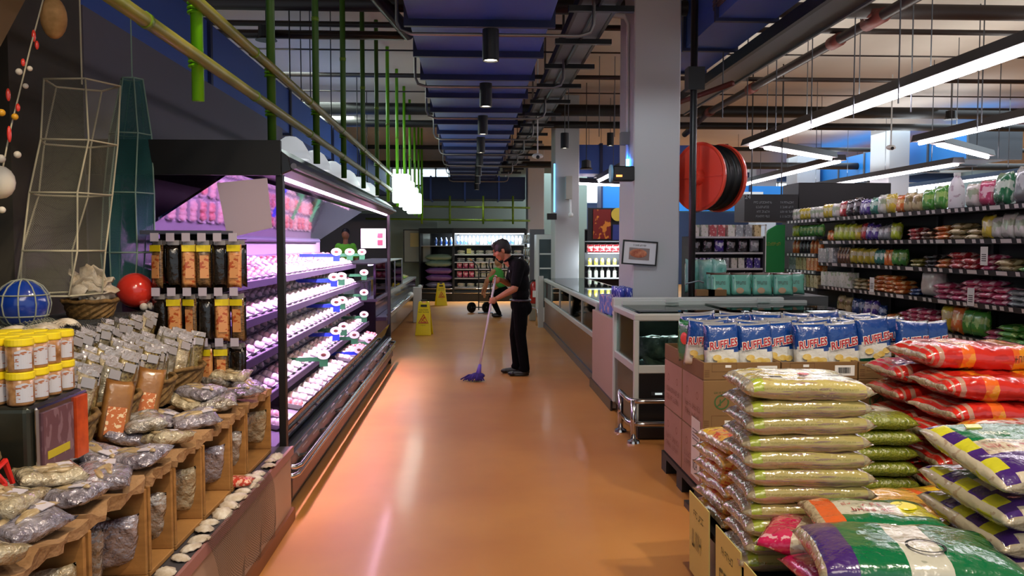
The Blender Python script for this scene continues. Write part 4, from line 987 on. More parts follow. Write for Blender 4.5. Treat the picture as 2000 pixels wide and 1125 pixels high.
for x0 in (1.42, 2.3):
    part('lid_frame', MB().box(x0, 7.60, 1.03, x0+.88, 7.66, 1.075).box(x0+.4, 7.58, 1.06, x0+.52, 7.60, 1.10), M_frame, nf)
part('back_ledge', MB().box(1.35, 7.70, 1.0, 3.0, 7.80, 1.10), M_frame, nf, bevel=.01)
fps = []
for k, (c, c2, w_) in enumerate((('#8b8a86', '#cfd2d2', 'grey'), ('#a6a9a8', '#6d5a4c', 'frosty tan'), ('#5f6a6c', '#a8b4b6', 'bluish'))):
    m, mm = frozen_mesh(k, c, c2); fps.append((Proto(solo('frozen_pack', m, mm, 'x', 'frozen food', smooth=True)), w_))
for i in range(28):
    p_, w_ = fps[i % 3]; a = i % 7; b = i//7
    p_.put((1.55+a*.245, 6.9+(b % 2)*.3+rnd.uniform(-.02, .02), .60+(b//2)*.11), (rnd.uniform(-.3, .3)+(R(50) if b % 2 == 0 else 0), rnd.uniform(-.3, .3), rnd.uniform(-.5, .5)), '%s frozen pack inside the near chest freezer, %s layer, %s from its aisle end' % (w_, ('lower', 'upper')[b//2], ORD[a]), 'frozen packs in the near freezer')
lf = freezer(1.43, 9.2, 2.25, 15.9, .95, 'long brown fronted island freezer running to the second column', .55, 4)
part('inner_divider', MB().box(1.5, 12.6, .55, 2.2, 12.64, .9), M_ice, lf)
part('blue_skirt', MB().box(1.405, 9.2, 0, 1.45, 15.9, .1), mat('skirt_navy', '#20263a', .35, coat=.4), lf)
part('lid_glass', MB().box(1.47, 9.24, .952, 2.2, 15.86, .958), glass('lid_tint', '#a9c4c4', .2), lf)
m, mm = frozen_mesh(9, '#b5d2cc', '#f0faf6')
IC = Proto(solo('ice_sack', m, mm, 'x', 'frozen food', smooth=True))
for i in range(22):
    for r_ in range(2): IC.put((1.60+r_*.33, 9.45+i*.285, .60+.0*r_), (R(rnd.uniform(-8, 8)), R(-48 if r_ == 0 else -20), rnd.uniform(-.2, .2)), 'pale green frozen sack in the long island freezer, %s from its near end, %s row' % (ORD[i], ('aisle', 'inner')[r_]), 'frozen sacks in the long freezer', (1.0, 1.15, 1.2))
# brown board panel and blue can cartons between freezers
solo('board_panel', MB().box(1.36, 7.80, 0.02, 1.40, 9.12, .88), mat('brown_board', '#ab9684', .7), 'plain brown board standing between the two freezers', 'board', bevel=.003)
solo('dark_plinth_strip', MB().box(1.34, 7.78, 0, 1.36, 9.18, .1), M_kick, 'dark skirting strip under the plain brown board', 'strip')
M_canb = mat('can_blue', '#2f3f9a', .3, .3, print_=((50, 50, 25), .56, '#c4cfe8')); M_case = mat('case_blue', '#5a6fc0', .6, print_=((18, 18, 14), .55, '#d8a8a8'))
for k in range(3):
    solo('drink_case', MB().box(1.42, 7.86+k*.40, .90-.02*k, 1.66, 8.22+k*.40, 1.06), M_case, 'blue printed case of cans between the freezers, %s from the entrance' % ORD[k], 'case', 'drink cases', bevel=.004)
can = MB().lathe([(0, 0), (.027, 0), (.032, .006), (.032, .112), (.027, .12), (0, .12)], n=14)
CP = Proto(solo('drink_can', can, M_canb, 'x', 'can', smooth=True))
for k in range(5):
    for j in range(2): CP.put((1.47+j*.075, 7.93+k*.1, 1.062), rnd.uniform(0, 6), 'blue drink can on the printed cases, %s from the entrance, %s side' % (ORD[k], ('aisle', 'column')[j]), 'blue cans between the freezers')
# guard rail
t = thing('guard_rail', 'low chrome guard rail wrapping the near freezer corner', 'rail', (1.3, 6.5, 0))
for z in (.34, .155):
    part('rail_bar', MB().tube([(1.28, 6.95, z), (1.28, 6.62, z), (1.29, 6.55, z), (1.33, 6.50, z), (1.40, 6.49, z), (3.4, 6.49, z)], .021, 10), M_chrome, t, smooth=True)
for x, y in ((1.28, 6.92), (1.31, 6.51), (2.4, 6.49), (3.38, 6.49)):
    part('rail_post', MB().tube([(x, y, 0), (x, y, .35)], .024, 12), M_chrome, t, smooth=True)
    part('foot_flange', MB().lathe([(0, 0), (.055, 0), (.05, .018), (.025, .03), (0, .03)], (x, y, 0), 16), M_chrome, t, smooth=False)
solo('freezer_bumper', MB().box(1.36, 6.60, 0, 3.3, 6.70, .12), M_kick, 'black bumper block behind the chrome guard rail', 'bumper', bevel=.02, seg=2)
# posts at the far end of long freezer
t = thing('guard_rail', 'grey freezer end post with a small chrome hoop by the extinguisher', 'rail', (1.32, 15.9, 0))
part('rail_post', MB().box(1.30, 15.8, 0, 1.40, 15.9, 1.0), M_frame, t)
part('hoop', MB().tube([(1.30, 16.2, 0), (1.30, 16.2, .33), (1.15, 16.2, .38), (1.1, 16.2, .3), (1.1, 16.2, 0)], .02, 8), M_chrome, t, smooth=True)

# framed photograph on the wide column
pc = Vector((1.73, 8.32, 0)); a = P(1217, 470, y=8.31); b = P(1284, 474, y=8.31); c = P(1281, 519, y=8.31); d = P(1215, 513, y=8.31)
ctr = (a+b+c+d)/4
t = thing('picture_frame', 'tilted black framed photograph of glazed ham on the wide column', 'picture', ctr)
Mf = Matrix.Translation(ctr) @ Matrix.Rotation(R(4), 4, 'Y')
part('frame', MB().box(-.18, -.012, -.125, .18, .012, -.11, 0, Mf).box(-.18, -.012, .11, .18, .012, .125, 0, Mf).box(-.18, -.012, -.11, -.165, .012, .11, 0, Mf).box(.165, -.012, -.11, .18, .012, .11, 0, Mf), M_blk, t)
part('mount', MB().box(-.165, -.004, -.11, .165, .006, .11, 0, Mf), mat('mount_white', '#dcdfe2', .6), t)
part('photo', MB().box(-.11, -.008, -.07, .10, -.004, .05, 0, Mf), mat('photo_grey', '#8d7f7a', .5), t)
part('ham_picture', MB().ball((-.015, -.01, -.005), (.09, .003, .045), 20, 8, 0, Mf), mat('ham_brown', '#9c4a30', .4, noise_=(25, '#d18a62')), t)
part('caption', scribble(MB(), .14, .018, Mf @ Matrix.Translation((0, -.007, .078)) @ Matrix.Rotation(R(90), 4, 'X'), 3), M_ink, t)

# ================= CHIP CARTONS =================
M_card = mat('cardboard', '#80603a', .8, noise_=(3, '#785833')); M_card_lit = mat('cardboard_lit', '#a98472', .8, noise_=(3, '#a17c6a')); M_crd = mat('carton_print', '#6b4a2c', .8)  # lit copy for the aisle face, with the cabinet's pink glow painted in
M_grn = mat('print_green', '#3c5a2c', .8); M_lab = mat('label_white', '#e4e2de', .6)
def ring(mb, r0, r1, M, n=24, m=0):
    vs = []
    for j in range(n):
        a = 2*math.pi*j/n; vs += [(r0*math.cos(a), r0*math.sin(a), 0), (r1*math.cos(a), r1*math.sin(a), 0)]
    return mb.add(vs, [(2*j, 2*j+1, (2*j+3) % (2*n), (2*j+2) % (2*n)) for j in range(n)], m, M)
def outline(mb, x0, z0, x1, z1, y, w_=.002):
    return mb.box(x0, y-.0006, z0, x1, y, z0+w_).box(x0, y-.0006, z1-w_, x1, y, z1).box(x0, y-.0006, z0, x0+w_, y, z1).box(x1-w_, y-.0006, z0, x1, y, z1)
CX = [1.372, 1.842, 2.312]; CY = [4.75, 5.24]; CW = .462; CD = .48
pt = thing('pallet', 'black plastic pallet under the brown chip cartons', 'pallet', (2.05, 5.25, 0))
part('pallet_deck', MB().box(1.36, 4.74, .10, 2.80, 5.74, .135), mat('pallet_black', '#0d0d0f', .5), pt)
for x in (1.36, 2.0, 2.66):
    for y in (4.74, 5.17, 5.60): part('pallet_block', MB().box(x, y, 0, x+.14, y+.14, .10), mat('pallet_black', '#0d0d0f', .5), pt)
def carton(ix, iy, lv):
    x0 = CX[ix]; y0 = CY[iy]; z0, z1 = ((.137, .462), (.464, .80), (.802, .905))[lv]; x1 = x0+CW; y1 = y0+CD
    row = ('front', 'rear')[iy]; cn = ('aisle side', 'middle', 'shelf side')[ix]
    lab = ('brown chip carton printed with a green circle, %s layer, %s row, %s' % (('lower', 'upper')[lv], row, cn)) if lv < 2 else 'open brown display tray of chips, %s row, %s' % (row, cn)
    t = thing('carton' if lv < 2 else 'display_tray', lab, 'carton', ((x0+x1)/2, (y0+y1)/2, z0), 0, 'chip cartons on the pallet')
    if lv < 2: part('carton_body', MB().box(x0, y0, z0, x1, y1, z1, [0, 0, 0, 0, 0, 1]), [M_card, M_card_lit], t, bevel=.004)
    else:
        e = .012; part('tray_body', MB().box(x0, y0, z0, x1, y0+e, z1-.0).box(x0, y1-e, z0, x1, y1, z1).box(x0, y0+e, z0, x0+e, y1-e, z1).box(x1-e, y0+e, z0, x1, y1-e, z1).box(x0+e, y0+e, z0, x1-e, y1-e, z0+e), M_card, t, bevel=.002)
    if iy == 0:
        p = MB(); yy = y0-.0005
        for k in range(4): p.box(x0+.006, yy-.0006, z1-.05-k*.012, x0+.035, yy, z1-.044-k*.012) if lv == 2 else p.box(x0+.006, yy-.0006, z0+.09-k*.012, x0+.035, yy, z0+.096-k*.012)
        if lv == 2: outline(p, x0+.05, z1-.055, x0+.20, z1-.005, yy)
        else: outline(p, x0+.05, z0+.045, x0+.25, z0+.125, yy)
        part('print', p, M_crd, t)
        part('sticker', MB().box(x0+.13, yy-.001, (z0+.075 if lv < 2 else z1-.03), x0+.165, yy, (z0+.095 if lv < 2 else z1-.015)), M_lab, t)
        if lv < 2:
            g = MB(); Mg = TM((x0+.11, yy-.0008, z0+.205)); ring(g, .036, .045, Mg)
            g.box(-.04, -.004, 0, .04, .004, .0005, 0, Mg @ Matrix.Rotation(R(45), 4, 'Z')); g.box(-.012, -.022, 0, -.004, .016, .0004, 0, Mg)
            scribble(g, .09, .012, TM((x0+.11, yy-.0006, z0+.262)), 5)
            part('recycle_mark', g, M_grn, t)
        if lv == 2 and ix < 2:
            b_ = part('barcode_label', MB().box(x1-.14, yy-.002, z0+.02, x1-.02, yy-.0005, z0+.082), M_lab, t)
            q = MB(); r_ = random.Random(3); xx = x1-.12
            while xx < x1-.045: w_ = r_.choice((.001, .002, .003)); q.box(xx, yy-.003, z0+.034, xx+w_, yy-.002, z0+.07); xx += w_+r_.choice((.001, .002))
            part('bars', q, M_ink, b_)
    if ix == 0 and lv < 2:
        p = MB()
        for yy_, s, w_ in ((y0+.13, '%', .06), (y0+.36, '&', .06)): ring(p, .018, .024, TM((x0-.0008, yy_, z0+.22), '-x'))
        scribble(p, .34, .035, TM((x0-.0008, y0+.24, z0+.14), '-x'), 7+lv+iy, 2)
        part('print', p, mat('side_print', '#8a5f48', .8), t)
    return t
for lv in range(3):
    for ix in range(3):
        for iy in range(2): carton(ix, iy, lv)
t = thing('price_sheet', 'white price sheet taped low on the aisle side of the chip cartons', 'sign', (1.37, 4.9, .35))
ps = MB().box(1.3655, 4.80, .18, 1.3685, 4.98, .54); part('sheet', ps, M_lab, t)
g = MB(); scribble(g, .09, .05, TM((1.3645, 4.89, .25), '-x'), 9)
for k in range(4): g.box(1.364, 4.82, .47-k*.02, 1.365, 4.95, .474-k*.02)
part('lettering', g, M_ink, t)
# chip bags
M_rb = mat('chip_blue', '#12418c', .25, coat=.8, bump=(22, .7, .012)); M_rw = mat('chip_white', '#d9d8d2', .25, coat=.8, bump=(22, .7, .012)); M_rg = mat('chip_green', '#0f4a34', .3, coat=.7, bump=(22, .6, .01))
M_rs = mat('seal_silver', '#c9ccd0', .2, .4, coat=.6, bump=(60, .6, .006)); M_rred = mat('letter_red', '#b0202c', .35, coat=.5); M_rwh = mat('letter_white', '#f2efe8', .4); M_chip = mat('chip_yellow', '#d9b24a', .45, noise_=(30, '#e8cf86'))
def make_chips(k):
    t = thing('chip_bag', 'x', 'snack bag', (0, 0, 0)); W = .215; H = .30; T = .085
    def mf(u, v, s):
        if abs(u) > .93: return 2
        if s < 0: return 0
        wv = -.12+.10*math.sin(v*2.4+.6)
        if k == 1 and u < -.62: return 3
        return 0 if u > wv else 1
    b = bag(H, W, T, 18, 12, 80+k, mf, wr=.008, qu=.7, qv=.55)
    b.v = [(-v[1], -(v[2]-T/2), v[0]+H/2) for v in b.v]
    part('pouch', b, [M_rb, M_rw, M_rs, M_rg], t, smooth=True)
    def fr_(x, z, off): return -(bag_h(max(-.97, min(.97, (z-H/2)/(H/2))), max(-.97, min(.97, x/(W/2))), T)+off)
    tb = Matrix.Identity(4); sl = .14
    def fn(off, zc, sx=1): return lambda v: (v[0], fr_(v[0], zc+v[1]+sl*v[0], off), zc+v[1]+sl*v[0])
    g = MB()
    vs, fs = text_geo('RUFFLES', .058, .0052, 0)
    g.add([fn(.007, .165)((v[0]*.80, v[1]*1.1, 0)) for v in vs], fs); o = part('word_outline', g, M_rwh, t)
    g = MB(); vs, fs = text_geo('RUFFLES', .058, .0016, 0); g.add([fn(.0095, .165)((v[0]*.80, v[1]*1.1, 0)) for v in vs], fs); part('lettering', g, M_rred, o)
    r_ = random.Random(k)
    for j in range(4):
        x = -.05+.032*j+r_.uniform(-.01, .01); z = .07+r_.uniform(-.025, .03); c = MB(); n = 12
        c.add([(x+.026*math.cos(a), fr_(x+.026*math.cos(a), z+.018*math.sin(a), .007+.0012*j), z+.018*math.sin(a)) for a in [2*math.pi*i/n for i in range(n)]], [tuple(range(n))])
        part('chip_picture', c, M_chip, t)
    if k == 1:
        g = MB(); vs, fs = text_geo('SOUR CREAM', .018, 0, 0); g.add([(v[0], fr_(v[0], .028+v[1], .008), .028+v[1]) for v in vs], fs); part('flavour_text', g, M_rwh, t)
    return t
CB = [Proto(make_chips(0)), Proto(make_chips(1))]
front = [(1412, 0, 0, 0), (1478, 0, .0, 0), (1534, .10, .0, 0), (1588, 0, .0, 0), (1649, 0, .0, 0), (1712, 0, .03, 1), (1782, 0, .01, 0), (1835, .06, 0, 0)]
for i, (px, dy, dz, k) in enumerate(front):
    x = P(px, 660, y=4.86).x
    CB[k].put((x, 4.86+dy, .835+dz), (R(-6+rnd.uniform(-2, 2)), R(rnd.uniform(-4, 4)), R(rnd.uniform(-5, 5))), 'blue and white ridged chip bag, front row, %s from the aisle' % ORD[i], 'chip bags in the display trays')
CB[0].put((1.425, 5.0, .84), (R(-4), R(5), R(-25)), 'blue chip bag half hidden behind the first front row bag', 'chip bags in the display trays')
for r_ in range(4):
    for i in range(6):
        x = 1.52+i*.222+(.06 if r_ % 2 else 0); y = 5.03+r_*.165
        CB[i % 2].put((x, y, .83+rnd.uniform(-.01, .025)), (R(-4+rnd.uniform(-5, 5)), R(rnd.uniform(-6, 6)), R(rnd.uniform(-8, 8))), 'chip bag in the %s row back, %s from the aisle' % (ORD[r_+1], ORD[i]), 'chip bags in the display trays')
t = thing('chip_bag', 'dark green chip bag turned edge on at the aisle side of the trays', 'snack bag', (0, 0, 0))
b = bag(.28, .2, .06, 14, 8, 99, wr=.008); b.v = [(-v[1], -(v[2]-.03), v[0]+.14) for v in b.v]; part('pouch', b, mat('pack_green', '#1f7a3c', .25, coat=.8, bump=(22, .6, .01)), t, smooth=True)
part('spot', MB().ball((0, -.034, .16), (.04, .006, .04), 12, 6), M_red, t)
t.location = (1.40, 5.2, .84); t.rotation_euler = (0, 0, R(-68))

# ================= RICE STACKS =================
M_plas = dict(coat=1, rough=.22)
def rm(n, c, c2=None, sc_=(60, 60, 26), th=.56, bs=16, bv=.7):
    return mat(n, c, .22, coat=1, print_=(sc_, th, c2) if c2 else None, bump=(bs, bv, .012))
M_cream = rm('rice_cream', '#b9a964', '#9c8070', (9, 60, 120), .60); M_creamtop = rm('rice_cream_top', '#c6b558', '#e9e2c4', (9, 14, 5), .5); M_clear = mat('rice_clear', '#b9a98a', .12, .15, coat=1, bump=(22, 1, .015)); M_lime = rm('rice_lime', '#a8b43a')
M_ored = rm('rice_orange', '#d8a24a', '#c8553a', (30, 30, 30), .55); M_orY = rm('rice_yellow', '#e0b824', '#c96a3a', (24, 24, 24), .62)
M_olive = rm('rice_olive', '#7c8226', '#5d6a1c', (90, 90, 40), .58, 60, .8); M_wg = rm('rice_white', '#c9c6b4', '#9fa08c', (20, 20, 20), .6); M_leaf = rm('rice_leaf', '#3f8a2e')
M_rr = rm('rice_red', '#c4281c', '#b01f18', (8, 8, 20), .6, 10, .6); M_rstripe = rm('rice_stripe', '#b08672'); M_ry = rm('rice_gold', '#d98a1c', '#d8601c', (9, 9, 9), .52)
M_pk = rm('rice_pinkwhite', '#d8ccc8', '#b04a5c', (16, 16, 16), .54); M_gr = rm('rice_green', '#0d6a3c'); M_pu = rm('rice_purple', '#43246e'); M_ye = rm('rice_lemon', '#c9c42a'); M_crm = rm('rice_ivory', '#cbbfa6', '#b59e86', (30, 30, 30), .6); M_mag = rm('rice_magenta', '#c41e54', '#e0a8b0', (24, 24, 24), .62); M_or = rm('rice_tangerine', '#d95a1a'); M_tan = rm('rice_tan', '#c99a3c', '#b06a3a', (20, 20, 20), .62)
def rice(name_lab, L, W, T, mats, mf, sd, **k):
    t = thing('rice_bag', 'x', 'rice bag', (0, 0, 0)); k = dict(k)
    part('sack', bag(L, W, T, k.pop('nu', 26), k.pop('nv', 16), sd, mf, **k), mats, t, smooth=True); return t
def cream_mf(u, v, s):
    if abs(u) > .86: return 2
    if v < -.5 and s > 0: return 3 if abs(u+.76) < .05 else 0
    return 1 if s > 0 else 4
cream = []
for k in range(3):
    t = rice('', .50, .34, .078, [M_cream, M_creamtop, M_clear, M_lime, rm('rice_under', '#b0926c', '#8f6a74', (9, 60, 120), .6)], cream_mf, 200+k, wr=.008, pu=8, pv=8, qu=.9, qv=.35)
    if k == 0:
        ps = part('barcode_patch', MB().box(-.14, -.12, .076, -.08, -.07, .0815), M_lab, t)
        q_ = MB()
        for j in range(8): q_.box(-.135+.006*j, -.113, .0815, -.132+.006*j, -.08, .0825)
        part('bars', q_, M_ink, ps)
        part('emblem', MB().lathe([(0, 0), (.022, 0), (.02, .002), (0, .002)], (.02, -.02, .082), 16), mat('emblem_red', '#b03a2c', .3), t)
    part('front_text', scribble(scribble(MB(), .36, .007, TM((0, -.1715, .05)), 11+k), .30, .006, TM((.02, -.1712, .026)), 31+k), mat('print_olive', '#7c7a2c', .5), t)
    cream.append(Proto(t))
cx, cy = 1.285, 3.16
for i in range(11):
    z = .345+i*.0665; top = i == 10
    cream[0 if top else 1+i % 2].put((cx+rnd.uniform(-.008, .012)+(-.012 if top else 0), cy+rnd.uniform(-.008, .008), z), (R(rnd.uniform(-1, 1)), R(rnd.uniform(-1, 1)), R(-3+rnd.uniform(-2, 2))), 'cream rice bag in the tall near stack, %s from the top' % ORD[10-i], 'cream rice bags in the tall stack', (1, 1, 1.05 if top else .94))
# pallets
def rpal(x0, y0, x1, y1, h, lab):
    t = thing('display_pallet', lab, 'pallet', ((x0+x1)/2, (y0+y1)/2, 0))
    part('pallet_deck', MB().box(x0, y0, h-.03, x1, y1, h), mat('pallet_black', '#0d0d0f', .5), t)
    part('pallet_core', MB().box(x0+.05, y0+.05, 0, x1-.05, y1-.05, h-.03), M_kick, t)
rpal(1.05, 1.9, 1.66, 3.95, .34, 'black display base carrying the cream rice stack')
rpal(1.68, 1.9, 3.4, 3.95, .34, 'black display base under the red and green rice stacks')
rpal(1.83, 3.97, 3.4, 4.68, .34, 'black display base under the olive rice stack by the cartons')
for i, (y, zt) in enumerate(((3.62, .44), (3.2, .42), (2.84, .40))):
    t = thing('price_card', 'pale yellow price card hung on the rice display base, %s from the cartons' % ORD[i], 'sign', (1.03, y, .3), 0, 'yellow price cards')
    part('card', MB().add([(1.035, y-.16, .06), (1.035, y+.16, .06), (1.03, y+.16, zt), (1.03, y-.16, zt), (1.04, y-.16, .06), (1.04, y+.16, .06), (1.035, y+.16, zt), (1.035, y-.16, zt)], [(0,3,2,1), (4,5,6,7), (0,1,5,4), (1,2,6,5), (2,3,7,6), (3,0,4,7)]), mat('card_yellow', '#e8dc86', .7), t)
    g = MB(); scribble(g, .16, .03, TM((1.0295, y, zt-.08), '-x'), i); scribble(g, .2, .08, TM((1.029, y, zt-.2), '-x'), i+5); part('lettering', g, mat('card_ink', '#7a7448', .8), t)
# orange yellow stack behind
ok = []
for k in range(2): ok.append(Proto(rice('', .46, .36, .075, [M_ored, M_orY, M_clear], lambda u, v, s: 2 if abs(u) > .93 else (1 if (s > 0 and u > -.2) or v > .4 else 0), 220+k, wr=.008, pu=8, pv=8, qu=.9, qv=.4)))
for i in range(6): ok[i % 2].put((1.29+rnd.uniform(-.01, .01), 3.64, .345+i*.066), (0, 0, R(90+rnd.uniform(-4, 4)) if False else R(4+rnd.uniform(-3, 3))), 'orange and yellow rice bag behind the cream stack, %s from the top' % ORD[5-i], 'orange rice bags behind the cream stack')
# tan flat bags
tn = Proto(rice('', .50, .40, .07, [M_tan, M_orY, M_or], lambda u, v, s: 1 if u > .3 and s > 0 else 2 if abs(u-.1) < .07 and s > 0 else 0, 230, wr=.008, pu=8, pv=8, qu=.7, qv=.4))
for i in range(3): tn.put((1.84+.02*i, 3.32-.03*i, .345+i*.068), (0, 0, R(-4+5*i)), 'tan rice bag lying flat beside the cream stack, %s from the top' % ORD[2-i], 'tan rice bags')
# olive bags
ol = Proto(rice('', .46, .36, .085, [M_wg, M_olive, M_leaf], lambda u, v, s: 2 if (s > 0 and u < -.45 and v > -.5 and v < .3) else (0 if u < -.35 or (s > 0 and v > -.3) else 1), 240, wr=.006, pu=6, pv=5, qu=.6, qv=.5))
for i in range(5): ol.put((2.03+rnd.uniform(-.015, .015), 4.14, .345+i*.079), (0, 0, R(-3+rnd.uniform(-3, 3))), 'olive green rice bag in the stack before the cartons, %s from the top' % ORD[4-i], 'olive rice bags')
# red bags
def red_mf(u, v, s):
    if u < -.96: return 3
    if -.90 < u < -.85 or -.78 < u < -.70: return 1
    if u < -.72: return 0
    if (abs(u+.38) < .10 or abs(u-.38) < .12) and v < .6 and (s > 0 or v < -.6): return 2
    return 3 if (v > .93) else 0
rd = [Proto(rice('', .74, .42, .125, [M_rr, M_rstripe, M_ry, M_clear], red_mf, 250+k, nu=56, wr=.012, pu=5, pv=5, qu=.75, qv=.5)) for k in range(2)]
part('lettering', scribble(MB(), .22, .03, TM((.19, -.212, .07)), 4), mat('letter_brown', '#5a2a14', .5), rd[0].o)
for r_, (x, y) in enumerate(((2.66, 3.98), (2.66, 4.45))):
    for i in range(5): rd[1].put((x+rnd.uniform(-.03, .03)+(.0 if r_ else -.03), y, .345+i*.122), (0, R(rnd.uniform(-1.5, 1.5)), R(rnd.uniform(-4, 4))), 'red rice bag, %s pile towards the %s, %s from the top' % (('nearer', 'farther')[r_], ('entrance', 'cartons')[r_], ORD[4-i]), 'red rice bags')
rd[0].put((2.66, 4.2, .95), (0, R(2), R(-2)), 'topmost red rice bag with gold band lying across both piles', 'red rice bags', (1, 1, 1.1))
for i in range(5): rd[1].put((3.35+rnd.uniform(-.02, .02), 4.2, .345+i*.122), (0, 0, R(-6)), 'red rice bag in the pile beyond the gold banded bag, %s from the top' % ORD[4-i], 'red rice bags')
# pink white
pk = Proto(rice('', .52, .36, .12, [M_pk, M_ry], lambda u, v, s: 1 if (s > 0 and v > .2 and u < 0) else 0, 260, wr=.008, pu=5, pv=5, qu=.6, qv=.5))
for i in range(4): pk.put((2.45, 3.45, .345+i*.118), (0, 0, R(5+rnd.uniform(-4, 4))), 'pink and white rice bag between red and green stacks, %s from the top' % ORD[3-i], 'pink and white rice bags')
# green purple sacks to the right
def gp_mf(u, v, s):
    # u along the bag (away), +v side faces the aisle
    v = -v
    if abs(u) > .95: return 4
    if v < -.70:
        if s < 0: return 3 if int((u+1)*3.3) % 3 == 1 and v < -.85 else 2
        if v < -.90: return 2
        return (1, 3)[int((u+1)*3.3) % 2]
    if s < 0: return 2
    if u > .80: return 2
    if u > .12: return 0 if v < .35 else 2
    if u > -.28: return 2
    if u > -.82: return 1
    return 2
gp = []
for k in range(2):
    t = rice('', .52, .62, .115, [M_gr, M_pu, M_crm, M_ye, M_clear], gp_mf, 270+k, nu=40, nv=30, wr=.008, pu=5, pv=5, qu=.6, qv=.5)
    part('yellow_badge', MB().prism([(.13, .20), (.165, .19), (.165, .13), (.13, .14)], 'z', .113, .117), M_ye, t)
    part('lettering', scribble(MB(), .24, .035, Matrix.Translation((-.035, .12, .1175)) @ Matrix.Rotation(R(-90), 4, 'Z'), 5), mat('letter_maroon', '#a8202c', .4), t)
    part('small_lettering', scribble(MB(), .24, .016, Matrix.Translation((.0, .12, .1180)) @ Matrix.Rotation(R(-90), 4, 'Z'), 6), M_ink, t)
    part('lettering', text(MB(), 'BERAS', .04, Matrix.Translation((.075, .13, .117)) @ Matrix.Rotation(R(-90), 4, 'Z'), extrude=.001), M_rwh, t)
    part('badge_text', ring(MB(), .0, .055, Matrix.Translation((-.165, .12, .111))) if True else text(MB(), '', .05, Matrix.Translation((-.19, .0, .114)) @ Matrix.Rotation(R(-90), 4, 'Z'), extrude=.001), M_rwh, t)
    gp.append(Proto(t))
for i in range(5):
    gp[0 if i == 4 else 1].put((2.03+rnd.uniform(-.01, .01), 2.80+rnd.uniform(-.01, .01), .355+i*.1+(.035 if i == 4 else 0)), (0, R((0, -2, -3, -4, -9)[i]), R(90+rnd.uniform(-3, 3))), 'green purple and cream rice sack in the shelf side stack, %s from the top' % ORD[4-i], 'green and purple rice sacks')
# nearest mixed bags
def near_mf(u, v, s):
    if u < -.93: return 4
    if u < -.62: return 1
    if abs(u-.05) < .2 and s > 0: return 2
    return 0
t = rice('', .62, .42, .12, [M_gr, M_pu, M_wg, M_ye, M_clear], near_mf, 280, wr=.008, pu=4, pv=4, qu=.5, qv=.5)
part('lettering', text(MB(), '500', .07, Matrix.Translation((-.2, -.1, .095)) @ Matrix.Rotation(R(-70), 4, 'Z'), extrude=.001), M_rwh, t)
part('seal_ring', ring(MB(), .05, .058, Matrix.Translation((.03, -.08, .124))), M_ink, t)
part('barcode_patch', MB().box(-.25, .08, .08, -.19, .13, .092), M_lab, t)
Proto(t).put((1.36, 2.46, .565), (R(0), 0, R(-10)), 'dark green and purple rice sack lying nearest the camera')
t = rice('', .46, .30, .07, [M_gr, M_or, M_wg, M_ye, M_clear], lambda u, v, s: 4 if u < -.88 else 1 if u < -.55 else 3 if (u > .35 and abs(v) < .4) else 2 if abs(v) < .35 and s > 0 else 0, 281, wr=.01, pu=4, pv=4, qu=.5, qv=.5)
part('badge', MB().lathe([(0, 0), (.045, 0), (.042, .003), (0, .003)], (.12, .03, .068), 20), mat('badge_yellow', '#e8d820', .3), t)
part('lettering', scribble(MB(), .16, .035, Matrix.Translation((-.02, .02, .0735)), 8, 2), mat('letter_maroon', '#a8202c', .4), t)
Proto(t).put((1.42, 2.80, .60), (0, 0, R(-8)), 'green and orange rice sack with a yellow badge before the cream stack')
t = rice('', .42, .34, .09, [M_crm, M_mag, M_clear], lambda u, v, s: 2 if abs(u) > .93 else 1 if u < -.35 else 0, 282, wr=.01)
Proto(t).put((1.26, 2.84, .50), (0, 0, R(-32)), 'magenta and white rice sack half under the green and orange one')
for i in range(2):
    t = rice('', .58, .44, .11, [M_crm, M_mag if i else M_gr], lambda u, v, s: 1 if u < -.3 else 0, 290+i)
    Proto(t).put((1.36, 2.55, .345+i*.108), (0, 0, R(-6+8*i)), '%s rice sack hidden mostly beneath the nearest green sack' % ('green and cream', 'magenta and cream')[i])

# ================= SNACK GONDOLA =================
XS = 5.0; M_gon = mat('gondola_charcoal', '#26272b', .5); M_lip = mat('gondola_lip', '#3a3d42', .4)
t = thing('gondola_shelf', 'long charcoal snack gondola with five price railed shelves', 'shelf', (5.3, 9.2, 0))
GZ = [1.975, 1.655, 1.35, 1.02, .67, .30]
GY0, GY1 = 6.3, 11.55
part('back_panel', MB().box(5.55, GY0, .05, 5.58, GY1, 2.0), mat('gondola_back', '#17181b', .6), t)
for i in range(6): part('upright', MB().box(5.50, GY0+i*1.04, .0, 5.55, GY0+i*1.04+.04, 2.0), M_gon, t)
for z in GZ:
    s = part('shelf_board', MB().box(XS+.01, GY0, z-.03, 5.54, GY1, z), M_gon, t)
    l = part('price_rail', MB().add([(XS, GY0, z-.045), (XS, GY1, z-.045), (XS-.012, GY1, z+.008), (XS-.012, GY0, z+.008), (XS+.012, GY0, z-.045), (XS+.012, GY1, z-.045), (XS, GY1, z+.008), (XS, GY0, z+.008)], [(0,3,2,1), (4,5,6,7), (2,3,7,6), (0,1,5,4), (0,4,7,3), (1,2,6,5)]), M_lip, t)
    y = GY0+.1
    while y < GY1-.1:
        w_ = .06 if rnd.random() < .8 else .16
        part('price_ticket', MB().add([(XS-.008, y, z-.036), (XS-.008, y+w_, z-.036), (XS-.0165, y+w_, z+.002), (XS-.0165, y, z+.002)], [(0, 3, 2, 1)]), M_tag, l)
        y += w_+rnd.choice((.05, .07, .12))
